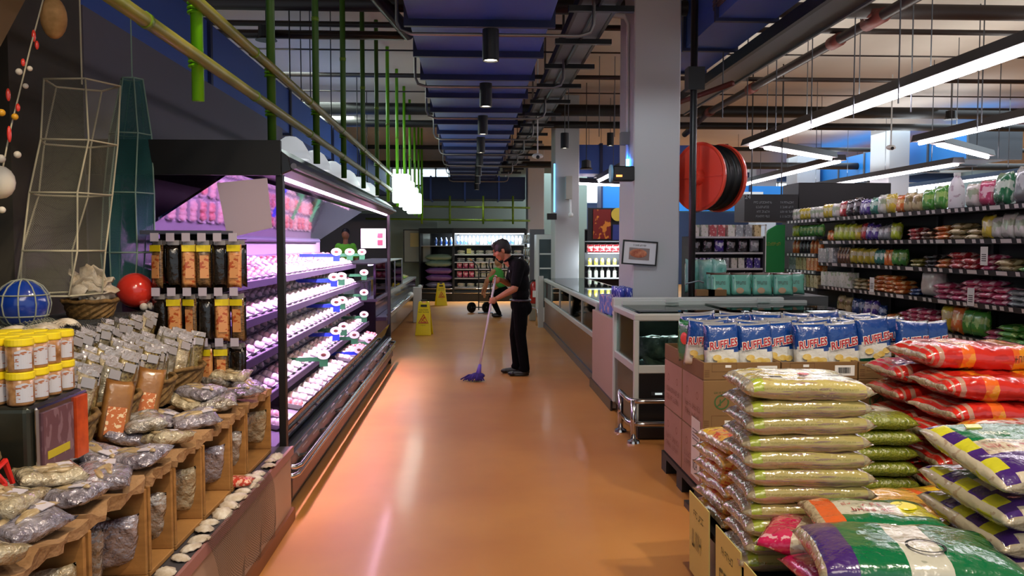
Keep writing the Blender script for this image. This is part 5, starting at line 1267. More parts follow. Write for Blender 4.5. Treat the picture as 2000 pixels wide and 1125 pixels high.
for j, (px, py) in enumerate(((1703, 556), (1896, 580), (1922, 500))):
    p = P(px, py, x=XS-.03)
    u = thing('shelf_talker', 'white price strip hanging from the snack gondola rail, %s of three' % ORD[j], 'price sign', p, 0, 'price strips on the snack gondola')
    part('strip', MB().box(p.x-.002, p.y-.055, p.z-.09, p.x+.002, p.y+.055, p.z+.09), M_lab, u)
    g = MB()
    for k in range(4): g.box(p.x-.003, p.y-.035, p.z-.05+k*.02, p.x-.002, p.y+.035, p.z-.042+k*.02)
    part('lettering', g, M_ink, u)
CC = {'w': ('white', '#d9d8d0', '#a8b89a'), 'y': ('yellow', '#d8c23c', '#e8e0b0'), 'l': ('lime', '#b9cc2c', '#e6ea9a'), 'g': ('green', '#4f9a3c', '#a8d070'), 'd': ('dark green', '#2f7a50', '#cfe0d0'), 'r': ('red', '#b52c34', '#e8b8b0'), 'k': ('pink', '#c84a72', '#eec0cc'), 'o': ('orange', '#d9702a', '#f0c080'),
      'b': ('brown', '#6a4630', '#c9a884'), 'p': ('purple', '#4a3590', '#cfc8e0'), 'n': ('navy', '#24407c', '#a8b8d8'), 'c': ('cream', '#cbb98a', '#8a7448'), 't': ('teal', '#3f8f7c', '#c8e4d8'), 'x': ('black', '#2a262a', '#8a8488'), 'v': ('olive', '#8a8238', '#c8c07a'), 's': ('grey', '#8f9498', '#c9cdd0')}
def cm(c, kind='pk'): n, a, b = CC[c]; return mat('snack_%s' % n.replace(' ', '_'), a, .25, coat=.7, print_=((16, 16, 16), .52, b), bump=(24, .5, .01))
SHP = {}
def shp(kind, c):
    if (kind, c) in SHP: return SHP[(kind, c)]
    if kind == 'pouch': b = bag(.2, .15, .09, 8, 7, ord(c), wr=.01, qu=.7); b.v = [(-(v[2]-.045), v[1], v[0]+.1) for v in b.v]; nm = 'snack_pouch'
    elif kind == 'flat': b = bag(.24, .20, .055, 8, 7, ord(c), wr=.01); b.v = [(v[1], v[0], v[2]) for v in b.v]; nm = 'snack_packet'
    elif kind == 'box':
        b = MB().box(-.08, -.06, 0, .08, .06, .2); nm = 'food_box'
    elif kind == 'jar': b = MB().lathe([(0, 0), (.04, 0), (.045, .01), (.045, .12), (.03, .14), (.034, .14), (.034, .165), (0, .165)], n=12); nm = 'food_jar'
    elif kind == 'bottle': b = MB().lathe([(0, 0), (.04, 0), (.045, .01), (.045, .16), (.02, .21), (.018, .24), (0, .24)], n=12); nm = 'drink_bottle'
    o = solo(nm, b, cm(c), 'x', {'pouch': 'snack bag', 'flat': 'snack bag', 'box': 'box', 'jar': 'jar', 'bottle': 'bottle'}[kind], smooth=kind != 'box'); SHP[(kind, c)] = Proto(o); return SHP[(kind, c)]
def facing(kind): return 0
SNM = ['top', 'second', 'third', 'fourth', 'fifth']
prev = {}
def run(si, px0, px1, kind, c, lay=3, s=1.0):
    z = GZ[si]; y1 = P(px0, 478, x=XS+.1).y; y0 = P(px1, 478, x=XS+.1).y; wd = {'pouch': .15, 'flat': .235, 'box': .125, 'jar': .1, 'bottle': .1}[kind]*s
    n = max(1, round((y1-y0)/wd)); prv = prev.get(si, 'the far end'); cn = CC[c][0]
    word = {'pouch': 'standing pouch', 'flat': 'packet stacked flat', 'box': 'box', 'jar': 'jar', 'bottle': 'bottle'}[kind]
    lab = '%s snack %s on the %s gondola shelf next to %s' % (cn, word, SNM[si], prv)
    for i in range(n):
        y = y0+(i+.5)*(y1-y0)/n
        if kind == 'flat':
            for l in range(lay if i % 3 else max(1, lay-1)):
                shp(kind, c).put((XS+.15+rnd.uniform(-.015, .015), y+rnd.uniform(-.012, .012), z+.001+l*.052*s), (0, R(-3+rnd.uniform(-3, 3)), rnd.uniform(-.12, .12)), lab, lab, s)
        else:
            shp(kind, c).put((XS+.09+rnd.uniform(-.01, .01), y, z+.001), (0, R(5) if kind == 'pouch' else 0, rnd.uniform(-.12, .12)), lab, lab, (s, s, s*rnd.uniform(.94, 1.06)))
    prev[si] = 'the %s ones' % {'pouch': cn+' pouches', 'flat': cn+' packets', 'box': cn+' boxes', 'jar': cn+' jars', 'bottle': cn+' bottles'}[kind]
for a in [(0, 1612, 1627, 'pouch', 'y', 0, 1.05), (0, 1627, 1640, 'pouch', 'w', 0, 1.1), (0, 1640, 1655, 'pouch', 'r', 0, 1.1), (0, 1655, 1682, 'pouch', 'x', 0, 1.25), (0, 1682, 1700, 'pouch', 'p', 0, 1.1), (0, 1700, 1717, 'pouch', 't', 0, 1.2), (0, 1717, 1730, 'pouch', 'w', 0, 1.2), (0, 1730, 1752, 'pouch', 'y', 0, 1.25), (0, 1752, 1768, 'pouch', 'o', 0, 1.1), (0, 1768, 1802, 'pouch', 'c', 0, 1.15), (0, 1802, 1850, 'pouch', 'g', 0, 1.3), (0, 1885, 1918, 'pouch', 'w', 0, 1.3), (0, 1918, 1942, 'pouch', 'k', 0, 1.4), (0, 1942, 1978, 'pouch', 'd', 0, 1.6), (0, 1978, 2035, 'pouch', 's', 0, 1.8),
          (1, 1618, 1632, 'pouch', 'o', 0, .8), (1, 1632, 1672, 'pouch', 'l', 0, 1.15), (1, 1672, 1684, 'pouch', 'y', 0, 1.15), (1, 1684, 1696, 'pouch', 'r', 0, 1.2), (1, 1696, 1720, 'pouch', 'p', 0, 1.1), (1, 1720, 1742, 'pouch', 's', 0, 1.0), (1, 1742, 1762, 'pouch', 'l', 0, 1.1), (1, 1774, 1800, 'flat', 'r', 4, .9), (1, 1800, 1830, 'flat', 'b', 3, 1), (1, 1830, 1858, 'flat', 'o', 4, 1), (1, 1858, 1924, 'flat', 'c', 3, 1.1), (1, 1926, 1940, 'pouch', 'y', 0, 1.2), (1, 1940, 2035, 'pouch', 'w', 0, 1.2),
          (2, 1612, 1640, 'box', 's', 0, 1), (2, 1640, 1664, 'bottle', 'b', 0, .9), (2, 1664, 1715, 'pouch', 'y', 0, 1.05), (2, 1715, 1735, 'pouch', 't', 0, 1.0), (2, 1735, 1750, 'jar', 'o', 0, 1.2), (2, 1750, 1770, 'pouch', 'g', 0, 1.0), (2, 1780, 1808, 'flat', 'v', 3, .9), (2, 1808, 1830, 'flat', 'x', 4, .9), (2, 1830, 1862, 'flat', 'o', 3, 1.0), (2, 1862, 1916, 'flat', 'r', 3, 1.1), (2, 1916, 1950, 'flat', 'k', 4, 1), (2, 1950, 1992, 'flat', 'c', 3, 1.1), (2, 1992, 2035, 'flat', 'g', 2, 1),
          (3, 1618, 1670, 'box', 'w', 0, 1.0), (3, 1672, 1700, 'flat', 'c', 3, .9), (3, 1700, 1772, 'flat', 'o', 4, 1), (3, 1778, 1798, 'flat', 'n', 3, .8), (3, 1835, 1890, 'flat', 'k', 3, 1.1), (3, 1890, 1980, 'flat', 'k', 4, 1.1), (3, 1980, 2035, 'flat', 's', 3, 1),
          (4, 1640, 1668, 'pouch', 'c', 0, 1.2), (4, 1672, 1696, 'pouch', 'n', 0, 1.1), (4, 1696, 1718, 'pouch', 'p', 0, 1.2), (4, 1720, 1736, 'pouch', 'n', 0, .9), (4, 1740, 1765, 'flat', 'o', 3, 1), (4, 1765, 1845, 'flat', 'k', 4, 1), (4, 1846, 1868, 'pouch', 'y', 0, 1.4), (4, 1868, 1894, 'pouch', 'o', 0, 1.5), (4, 1894, 1932, 'pouch', 'g', 0, 1.4), (4, 1932, 1965, 'flat', 'k', 3, 1), (4, 1965, 2035, 'flat', 'g', 3, 1.1)]: run(*a)
# tall white jug and white sack
y = P(1868, 400, x=XS+.12).y
t = thing('white_jug', 'tall white jug standing above the others on the top gondola shelf', 'jug', (XS+.12, y, 1.976))
part('jug_body', MB().lathe([(0, 0), (.075, 0), (.08, .02), (.08, .20), (.06, .29), (.03, .34), (.03, .37), (0, .37)], (XS+.12, y, 1.976), 16), mat('jug_white', '#e2e2e6', .35, print_=((14, 14, 14), .6, '#b9a8b4')), t, smooth=True)
part('cap', MB().lathe([(0, .35), (.034, .35), (.034, .385), (0, .385)], (XS+.12, y, 1.976), 12), M_wht, t)
y = P(1822, 560, x=XS+.12).y
b = bag(.3, .34, .2, 12, 10, 9, wr=.02); b.v = [(-(v[2]-.1), v[1], v[0]+.15) for v in b.v]
solo('white_sack', b, mat('sack_white', '#cfcbc4', .35, coat=.5, bump=(9, .7, .03)), 'plain white sack bulging on the fourth gondola shelf', 'bag', org=(0, 0, 0), smooth=True).location = (XS+.14, y, 1.022)
# far bay
t = thing('gondola_shelf', 'narrow far shelf bay with closer shelves beside the green arch', 'shelf', (5.2, 12.3, 0))
FZ = [1.975, 1.72, 1.47, 1.22, .97, .66]
part('back_panel', MB().box(5.5, 11.62, .05, 5.53, 12.75, 2.0), M_gon, t)
for z in FZ:
    part('shelf_board', MB().box(4.99, 11.62, z-.03, 5.5, 12.75, z), M_gon, t)
    l = part('price_rail', MB().box(4.975, 11.62, z-.045, 4.99, 12.75, z+.01), M_lip, t)
    for k in range(8): part('price_ticket', MB().box(4.972, 11.68+k*.135, z-.036, 4.975, 11.74+k*.135, z+.0), M_tag, l)
for i, (z, kd, cs) in enumerate(((1.975, 'pouch', 'wyw'), (1.72, 'pouch', 'ggl'), (1.47, 'bottle', 'oxo'), (1.22, 'box', 'ocs'), (.97, 'box', 'cwc'), (.66, 'pouch', 'gdb'))):
    for k in range(8):
        c = cs[k*3//8]; lab = '%s %s on the %s shelf of the narrow far bay' % (CC[c][0], {'pouch': 'pouch', 'bottle': 'bottle', 'box': 'box'}[kd], ORD[i]); shp(kd, c).put((5.09, 11.70+k*.135, z+.001), rnd.uniform(-.1, .1), lab, lab, .95)
# green arch board
pts = [(12.82, .5), (12.82, 1.95), (12.9, 1.93), (13.1, 1.82), (13.3, 1.6), (13.35, 1.3), (13.3, .95), (13.1, .7), (13.0, .5)]
t = thing('arch_board', 'tall green curved display board at the end of the narrow bay', 'display board', (4.7, 12.82, .5))
part('board', MB().prism([(4.66, 0), (4.98, 0), (4.98, 1.92), (4.86, 1.92), (4.72, 1.84), (4.64, 1.7), (4.60, 1.45), (4.60, 1.0), (4.66, .8), (4.70, .65), (4.66, .5)], 'y', 12.8, 12.86), mat('arch_green', '#1f8a45', .5), t)
part('lettering', scribble(MB(), .24, .05, TM((4.79, 12.794, 1.62)), 2), mat('arch_letter', '#a8a83c', .5), t)
# teal pouches on promo stand behind near freezer
t = thing('promo_stand', 'low stand behind the near freezer carrying mint green pouches', 'stand', (2.8, 8.2, 0))
part('stand_body', MB().box(2.25, 7.86, 0, 3.5, 8.5, 1.098), mat('stand_grey', '#4a4f50', .6), t)
M_mint = mat('mint_pouch', '#69b39c', .25, coat=.8, print_=((9, 9, 9), .64, '#3f7a70'), bump=(22, .5, .01)); M_mbr = mat('mint_band', '#4a3428', .4, coat=.5); M_mclr = mat('mint_clear', '#5fa79a', .15, coat=1, bump=(12, .8, .02), noise_=(6, '#9fcabb'))
t = thing('mint_pouch', 'x', 'snack bag', (0, 0, 0))
b = bag(.23, .2, .06, 10, 8, 31, lambda u, v, s: 1 if u > .72 else 0, wr=.006); b.v = [(-v[1], -(v[2]-.03), v[0]+.115) for v in b.v]; part('pouch', b, [M_mint, M_mbr], t, smooth=True)
part('lettering', scribble(MB(), .12, .03, TM((0, -.036, .125)), 12), M_mbr, t); part('picture', MB().ball((-.02, -.03, .05), (.04, .006, .03), 12, 6), mat('pouch_tan', '#b99a78', .5), t)
MP = Proto(t)
for k, px in enumerate((1408, 1448, 1489, 1530)): MP.put((P(px, 570, y=7.93).x, 7.93, 1.10), (R(-8), 0, rnd.uniform(-.06, .06)), 'mint green pouch with brown band behind the freezer, %s from the pole' % ORD[k], 'mint pouches behind the freezer')
for k in range(5): MP.put((2.46+.2*k, 8.1, 1.10), (R(-6), 0, rnd.uniform(-.1, .1)), 'mint green pouch in the second rank behind the freezer, %s from the pole' % ORD[k], 'mint pouches behind the freezer')
b = bag(.36, .17, .1, 12, 8, 35, wr=.02); b.v = [(-v[1], -(v[2]-.05), v[0]+.18) for v in b.v]
TB = Proto(solo('teal_sack', b, M_mclr, 'x', 'bag', smooth=True))
for k, px in enumerate((1352, 1378, 1400)): TB.put((P(px, 560, y=8.35).x, 8.35, 1.10), (0, R(rnd.uniform(-6, 6)), .3), 'tall teal film sack behind the pole, %s from the wide column' % ORD[k], 'teal sacks by the pole', 1.0)
for k, px in enumerate((1365, 1388)): solo('small_carton', MB().box(-.09, -.06, 0, .09, .06, .06), M_card, 'small tan carton below the teal sacks, %s from the pole' % ORD[k], 'carton').location = (P(px, 580, y=7.92).x+.05, 7.92, 1.105)

# ================= SHELVES BEYOND THE POLE =================
def back_shelf(x0, y, x1, z0, levels, lab, spec, post=True):
    t = thing('grocery_shelf', lab, 'shelf', ((x0+x1)/2, y, 0)); top = levels[0]+.28
    part('back_panel', MB().box(x0, y+.40, 0, x1, y+.43, levels[0]), M_gon, t)
    part('upright', MB().box(x0-.03, y, 0, x0, y+.43, levels[0]), M_gon, t); part('upright', MB().box(x1, y, 0, x1+.03, y+.43, levels[0]), M_gon, t)
    for li, z in enumerate(levels):
        part('shelf_board', MB().box(x0, y, z-.025, x1, y+.42, z), mat('shelf_pale', '#b9bdbf', .5), t)
        kd, cs, s = spec[li]; wd = {'pouch': .16, 'flat': .26, 'box': .15, 'jar': .1, 'bottle': .11}[kd]*s; n = int((x1-x0)/wd)
        for k in range(n):
            c = cs[k*len(cs)//n]; l2 = '%s %s on the %s level of the %s' % (CC[c][0], {'pouch': 'pouch', 'flat': 'packet', 'bottle': 'bottle', 'box': 'box', 'jar': 'jar'}[kd], ORD[li], lab[:60].split(' seen')[0])
            shp(kd, c).put((x0+(k+.5)*(x1-x0)/n, y+.12, z+.001), R(90)+rnd.uniform(-.1, .1), l2, l2, s)
    return t
back_shelf(3.05, 11.2, 4.05, 0, [1.72, 1.50, 1.28, 1.06, .84], 'dry goods shelf beyond the black pole', [('box', 'wrwsc', .8), ('pouch', 'xpxs', .9), ('box', 'pswp', .7), ('jar', 'orob', .9), ('flat', 'wks', .8)])
back_shelf(4.45, 13.2, 5.0, 0, [1.52, 1.22, .92], 'spread shelf seen under the black aisle box', [('jar', 'vyvy', 1.2), ('jar', 'yyoo', 1.3), ('jar', 'coor', 1.4)])
t = thing('aisle_sign', 'black aisle sign box numbered 24 with small lettered rows', 'sign', (4.9, 13.2, 2.0))
part('hanger', MB().tube([(4.6, 13.3, 2.42), (4.6, 13.3, 4.55)], .01, 6), M_blk, t); part('hanger', MB().tube([(5.1, 13.3, 2.42), (5.1, 13.3, 4.55)], .01, 6), M_blk, t)
part('sign_box', MB().box(4.42, 13.1, 1.98, 5.30, 13.6, 2.42), mat('sign_black', '#1a1b1e', .5), t)
g = MB()
for k in range(4):
    for j in range(2): scribble(g, .22 if k or j else .3, .035, TM((4.72+.4*j, 13.094, 2.29-.075*k)), k*2+j)
text(g, '24', .10, TM((4.47, 13.095, 2.375)), extrude=.001)
part('lettering', g, mat('sign_letter', '#8f9599', .5), t)
solo('storage_box', MB().box(5.35, 13.2, 0, 6.9, 13.9, 2.62), mat('sign_black', '#1a1b1e', .5), 'large plain black cabinet box rising beside the aisle sign', 'cabinet', bevel=.01)
t = thing('glass_case', 'white framed glass case standing before the green arch board', 'display case', (4.4, 12.6, 0))
for x in (4.28, 4.55): part('case_frame', MB().box(x, 12.5, 0, x+.02, 12.52, 1.92), M_wht, t)
for z in (.9, 1.25, 1.55, 1.9): part('case_shelf', MB().box(4.28, 12.5, z, 4.57, 12.8, z+.015), M_wht, t)
for i, z in enumerate((.915, 1.265, 1.565)):
    for k in range(3): shp('jar', 'xvb'[k]).put((4.36+k*.075, 12.6, z+.001), 0, '%s jar in the white glass case, %s shelf up' % (CC['xvb'[k]][0], ORD[i]), 'jars in the glass case', .8)
# snacks between columns
t = thing('snack_rack', 'tall rack with snack posters between the two columns', 'rack', (2.6, 16.2, 0))
part('rack_back', MB().box(2.3, 16.08, 1.68, 3.3, 16.12, 2.33).box(2.3, 16.12, 1.9, 3.3, 16.5, 1.92).box(2.3, 16.5, 0, 3.3, 16.55, 1.92), M_gon, t)
for z in (.95, 1.2, 1.45, 1.68): part('shelf_board', MB().box(2.3, 16.1, z-.02, 3.3, 16.5, z), mat('shelf_pale', '#b9bdbf', .5), t)
for k, (c, x0, x1) in enumerate((('#7a1a14', 2.4, 2.75), ('#c9701c', 2.98, 3.3))):
    u = thing('snack_poster', ('dark red snack poster above the rack between the columns', 'orange snack poster behind the badge shaped board')[k], 'poster', (x0, 16.05, 1.9))
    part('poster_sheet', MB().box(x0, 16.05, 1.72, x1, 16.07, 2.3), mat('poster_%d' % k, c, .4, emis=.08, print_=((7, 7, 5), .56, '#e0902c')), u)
u = thing('mascot_board', 'cream badge shaped board with a blue base between the posters', 'display board', (2.87, 16.0, 1.9))
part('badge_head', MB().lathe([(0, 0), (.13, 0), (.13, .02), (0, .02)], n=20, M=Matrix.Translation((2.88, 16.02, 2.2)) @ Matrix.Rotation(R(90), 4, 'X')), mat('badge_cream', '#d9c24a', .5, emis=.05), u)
part('blue_base', MB().box(2.78, 16.0, 1.7, 2.98, 16.03, 2.0), mat('base_blue', '#3a4a9a', .5), u)
for i, (z, kd, cs) in enumerate(((1.68, 'bottle', 'xrr'), (1.45, 'pouch', 'rrb'), (1.2, 'jar', 'yvo'), (.95, 'bottle', 'www'))):
    for k in range(8):
        c = cs[k*3//8]; l2 = '%s %s on the %s level of the rack between the columns' % (CC[c][0], kd, ORD[i]); shp(kd, c).put((2.36+k*.125, 16.22, z-.0+.001), R(90), l2, l2, .85)
area('rack_light', (2.8, 15.9, 1.4), (60, 0, 0), .8, 12, COOL, .08)
# ================= WORKER WITH MOP =================
def W(px, py, y): return P(px, py, y=y)
YB = 10.05
M_skin = mat('skin', '#b37955', .55, noise_=(12, '#a56a48')); M_hair = mat('hair_black', '#0c0a09', .6); M_shirt = mat('shirt_black', '#050507', .85, spec=.15, bump=(14, .4, .01)); M_trs = mat('trousers_black', '#040405', .9, spec=.12, bump=(10, .4, .01)); M_shoe = mat('shoe_black', '#0a0909', .35)
man = thing('person', 'man in black polo shirt and trousers looking down as he mops the aisle', 'person', (.6, YB, 0))
V = Vector
hd = V((.375, YB-.01, 1.535)); neck = V((.455, YB, 1.40)); chest = V((.575, YB, 1.27)); waist = V((.60, YB, .98))
body = MB()
Mh = Matrix.Translation(hd) @ Matrix.Rotation(R(-24), 4, 'Y')   # face looks towards -x and down
body.ball((0, 0, 0), 1, 1, 1) if False else None
body.ball((.012, 0, .03), (.098, .077, .092), 18, 12, 0, Mh)
body.ball((-.03, 0, -.03), (.066, .062, .085), 16, 10, 0, Mh)
body.ball((-.06, 0, -.088), (.028, .03, .024), 10, 6, 0, Mh)   # chin
body.ball((-.03, 0, -.085), (.05, .048, .03), 10, 6, 0, Mh)    # jaw
body.tube([Mh @ V((-.084, 0, .03)), Mh @ V((-.112, 0, -.018)), Mh @ V((-.09, 0, -.03))], .010, 8, r2=.014)  # nose
body.ball((-.104, 0, -.022), (.014, .015, .010), 8, 6, 0, Mh)
body.ball((-.088, 0, .042), (.014, .05, .010), 10, 6, 0, Mh)   # brow
body.ball((-.090, 0, -.052), (.012, .024, .007), 8, 6, 0, Mh); body.ball((-.086, 0, -.064), (.013, .021, .007), 8, 6, 0, Mh)  # lips
for s in (-1, 1):
    body.ball((.012, s*.077, -.012), (.019, .009, .030), 10, 8, 0, Mh)   # ear
    body.ball((-.062, s*.045, -.03), (.022, .018, .022), 8, 6, 0, Mh)
body.cap(Mh @ V((.03, 0, -.05)), neck, .052, .056); body.cap(neck, chest+V((0, 0, .05)), .058, .09)
body.ball(chest, (.10, .15, .16), 14, 8); body.ball((.60, YB, 1.05), (.09, .13, .2), 14, 8)
# arms: near arm (his left), far arm
shL = V((.585, YB-.17, 1.36)); elL = V((.52, YB-.24, 1.075)); wrL = V((.305, YB-.20, .955))
shR = V((.545, YB+.15, 1.36)); elR = V((.47, YB+.20, 1.12)); wrR = V((.325, YB-.02, 1.185))
body.cap(shL, elL, .05, .043); body.cap(elL, elL.lerp(wrL, .35), .043, .042); body.cap(elL.lerp(wrL, .35), wrL, .042, .027)
body.cap(shR, elR, .05, .043); body.cap(elR, wrR, .043, .027)
# mop pole line
pTop = V((.30, YB-.13, 1.235)); pBot = V((.085, YB-.47, .10)); pd = (pTop-pBot).normalized()
def hand(wr, z, sgn):
    g = pBot+pd*((z-pBot.z)/pd.z); d = (g-wr); side = V((0, -1, 0)) if sgn < 0 else V((0, 1, 0))
    palm = g+V((.028, -.012*sgn*-1, .0)); body.cap(wr, palm, .026, .026); body.ball(palm, (.036, .026, .042), 10, 8)
    # four fingers wrapping round the pole and a thumb along the other side
    for k in range(4):
        c = g+pd*(.030-.020*k); r0 = .0225; a0 = [R(20), R(95), R(165), R(230)]
        pts = [c+V((r0*math.cos(a)*(1.15 if i == 0 else 1), sgn*r0*math.sin(a)*1.0, 0)) for i, a in enumerate(a0)]
        for i in range(3): body.tube([pts[i], pts[i+1]], .0088-.0008*i, 8, r2=.0082-.0008*i); body.ball(pts[i+1], .0085-.0008*i, 8, 6)
    tb = [palm+pd*.02, g+V((.012, -sgn*.024, 0))+pd*.045, g+V((-.012, -sgn*.022, 0))+pd*.055]
    for i in range(2): body.tube([tb[i], tb[i+1]], .011-.001*i, 8, r2=.009); body.ball(tb[i+1], .0095, 8, 6)
hand(wrL, .935, -1); hand(wrR, 1.175, 1)
# pelvis, legs, feet inside the clothes
hip = V((.60, YB, .90)); knL, knR = V((.60, YB-.10, .50)), V((.545, YB+.10, .49)); anL, anR = V((.655, YB-.11, .09)), V((.575, YB+.12, .09))
body.ball(hip, (.10, .14, .12), 12, 8)
for kn, an, s in ((knL, anL, -1), (knR, anR, 1)):
    body.cap(hip+V((0, s*.08, -.02)), kn, .075, .05); body.cap(kn, an, .05, .035)
bo = part('body', body, M_skin, man, remesh=.0042, smooth_it=2)
# hair cap
h = MB(); h.ball((.018, 0, .048), (.108, .086, .092), 20, 12, 0, Mh); h.ball((.055, 0, .0), (.07, .079, .085), 16, 10, 0, Mh); h.ball((-.055, 0, .088), (.045, .06, .038), 12, 8, 0, Mh)
r_ = random.Random(4)
for k in range(40): h.ball((-.06+.13*r_.random(), r_.uniform(-.06, .06), .115+r_.uniform(-.012, .012)), (.02, .016, .014), 6, 5, 0, Mh)
for s in (-1, 1): h.ball((-.03, s*.073, .022), (.02, .012, .035), 8, 6, 0, Mh)
part('hair', h, M_hair, man, remesh=.007, smooth_it=1)
for s in (-1, 1):
    e = part('eye', MB().ball((-.083, s*.032, .018), (.010, .014, .006), 10, 6, 0, Mh), mat('eye_dark', '#1c1210', .3), man, smooth=True)
    part('eyebrow', MB().ball((-.094, s*.034, .047), (.005, .022, .005), 8, 5, 0, Mh), M_hair, man, smooth=True)
# shirt
s_ = MB()
s_.ball((.575, YB, 1.27), (.125, .175, .17), 20, 12); s_.ball((.60, YB, 1.12), (.118, .158, .20), 20, 12); s_.ball((.605, YB, 1.0), (.112, .155, .12), 18, 10); s_.ball((.61, YB, 1.30), (.11, .17, .13), 16, 10)
s_.cap(V((.48, YB, 1.405)), V((.56, YB, 1.33)), .068, .10); s_.cap(V((.56, YB-.02, 1.37)), shL, .085, .078); s_.cap(V((.55, YB+.02, 1.37)), shR, .085, .078)
s_.cap(shL, shL.lerp(elL, .78), .078, .062); s_.cap(shR, shR.lerp(elR, .78), .078, .062)
so_ = part('polo_shirt', s_, M_shirt, man, remesh=.009, smooth_it=4)
part('collar', MB().tube([V((.462, YB, 1.432))+V((.062*math.cos(a)*.8-.0, .066*math.sin(a), .035*math.cos(a))) for a in [2*math.pi*i/14 for i in range(14)]], .014, 8, closed=True), M_shirt, man, smooth=True)
part('collar_piping', MB().tube([(.60, YB-.125, 1.452), (.57, YB-.14, 1.432), (.555, YB-.15, 1.415)], .004, 6), M_tag, man)
part('name_badge', MB().box(.462, YB-.13, 1.27, .468, YB-.07, 1.295), M_tag, man)
part('belt', MB().tube([V((.605+.122*math.cos(a), YB+.158*math.sin(a), .925)) for a in [2*math.pi*i/24 for i in range(24)]], .016, 8, closed=True), mat('belt_black', '#2a2a2e', .3), man, smooth=True)
q_ = MB(); q_.ball((.605, YB, .87), (.125, .155, .13), 18, 10); q_.ball((.66, YB-.05, .83), (.09, .09, .10), 14, 8); q_.ball((.66, YB+.05, .83), (.09, .09, .10), 14, 8)
for kn, an, s in ((knL, anL, -1), (knR, anR, 1)):
    q_.cap(V((.605, YB+s*.075, .84)), kn, .098, .072); q_.cap(kn, an+V((0, 0, .0)), .072, .062); q_.ball(an+V((-.01, 0, -.005)), (.072, .06, .05), 12, 8)
part('trousers', q_, M_trs, man, remesh=.011, smooth_it=4)
for an, nm in ((anL, 'l'), (anR, 'r')):
    s_ = MB(); s_.ball(an+V((.0, 0, -.035)), (.06, .045, .055), 12, 8); s_.cap(an+V((-.02, 0, -.05)), an+V((-.15, 0, -.058)), .042, .032); s_.ball(an+V((-.16, -.0, -.06)), (.05, .042, .030), 12, 8); s_.ball(an+V((-.06, 0, -.078)), (.12, .045, .012), 14, 6)
    part('shoe', s_, M_shoe, man, remesh=.008, smooth_it=2)
# mop
mp = thing('mop', 'white handled mop with a purple head held by the worker', 'mop', pBot)
part('pole', MB().tube([pBot, pTop], .0125, 10), mat('pole_white', '#cfc0c8', .35), mp, smooth=True)
M_mop = mat('mop_purple', '#3c2a86', .8, bump=(40, .8, .01), noise_=(12, '#2a1c60'))
part('socket', MB().tube([pBot+pd*-.03, pBot+pd*.10], .035, 12, r2=.018), mat('mop_socket', '#6a52b8', .5), mp, smooth=True)
hm = MB(); hm.ball(pBot+V((-.01, 0, -.035)), (.085, .06, .04), 14, 8)
r_ = random.Random(9)
for k in range(46):
    a = r_.uniform(-2.6, 2.6)+math.pi; L_ = r_.uniform(.10, .20)*(1.0 if math.cos(a) < 0 else .5); e = pBot+V((L_*math.cos(a)-.02, .07*math.sin(a)*1.3, 0)); e.z = .012+r_.uniform(0, .02)
    hm.tube([pBot+V((0, 0, -.02)), pBot.lerp(e, .55)+V((0, 0, .018)), e], .010, 6, r2=.007)
part('mop_head', hm, M_mop, mp, smooth=True)

# second worker stooping behind in green
YC = 18.2
g2 = thing('person', 'person in a green shirt stooping behind the man with the mop', 'person', (.55, YC, 0))
b2 = MB(); hx = P(975, 522, y=YC)
b2.ball((hx.x-.02, YC, 1.22), (.085, .08, .10), 14, 10); b2.cap(V((hx.x+.02, YC, 1.14)), V((.56, YC, 1.0)), .05, .07)
b2.cap(V((.50, YC-.16, 1.02)), V((.36, YC-.18, .80)), .05, .04); b2.cap(V((.36, YC-.18, .80)), V((.30, YC-.12, .56)), .038, .028)
b2.cap(V((.50, YC+.16, 1.02)), V((.34, YC+.16, .80)), .05, .04); b2.cap(V((.34, YC+.16, .80)), V((.26, YC+.1, .60)), .038, .028)
for c, s in ((V((.30, YC-.12, .54)), 1), (V((.26, YC+.1, .58)), -1)):
    b2.ball(c+V((-.01, 0, -.03)), (.03, .02, .04), 8, 6)
    for k in range(4): b2.tube([c+V((-.025+.015*k, 0, -.06)), c+V((-.03+.015*k, 0, -.10-.008*(k % 3)))], .008, 6, r2=.006)
    b2.tube([c+V((.015, 0, -.03)), c+V((.035, -.01, -.06))], .009, 6, r2=.007)
b2.ball((.60, YC, .80), (.12, .15, .25), 12, 8)
for s in (-1, 1): b2.cap(V((.68, YC+s*.09, .55)), V((.46, YC+s*.10, .40)), .07, .055); b2.cap(V((.46, YC+s*.10, .40)), V((.62, YC+s*.11, .06)), .05, .035)
part('body', b2, M_skin, g2, remesh=.008, smooth_it=2)
part('hair', MB().ball((hx.x+.01, YC, 1.26), (.095, .088, .09), 14, 10), M_hair, g2, smooth=True)
s2 = MB(); s2.ball((.58, YC, .93), (.15, .17, .18), 16, 10); s2.ball((.64, YC, .76), (.15, .17, .16), 14, 8)
for s in (-1, 1): s2.cap(V((.54, YC+s*.1, 1.0)), V((.42, YC+s*.17, .86)), .085, .06)
part('green_shirt', s2, mat('shirt_green', '#3f9a3a', .7), g2, remesh=.014, smooth_it=3)
t2 = MB(); t2.ball((.68, YC, .58), (.16, .17, .14), 14, 8)
for s in (-1, 1): t2.cap(V((.68, YC+s*.09, .55)), V((.46, YC+s*.10, .42)), .095, .075); t2.cap(V((.46, YC+s*.10, .42)), V((.62, YC+s*.11, .08)), .075, .055)
part('trousers', t2, M_trs, g2, remesh=.014, smooth_it=3)
for s in (-1, 1):
    part('shoe', MB().ball((.57, YC+s*.11, .04), (.12, .045, .04), 12, 6), M_shoe, g2, smooth=True)

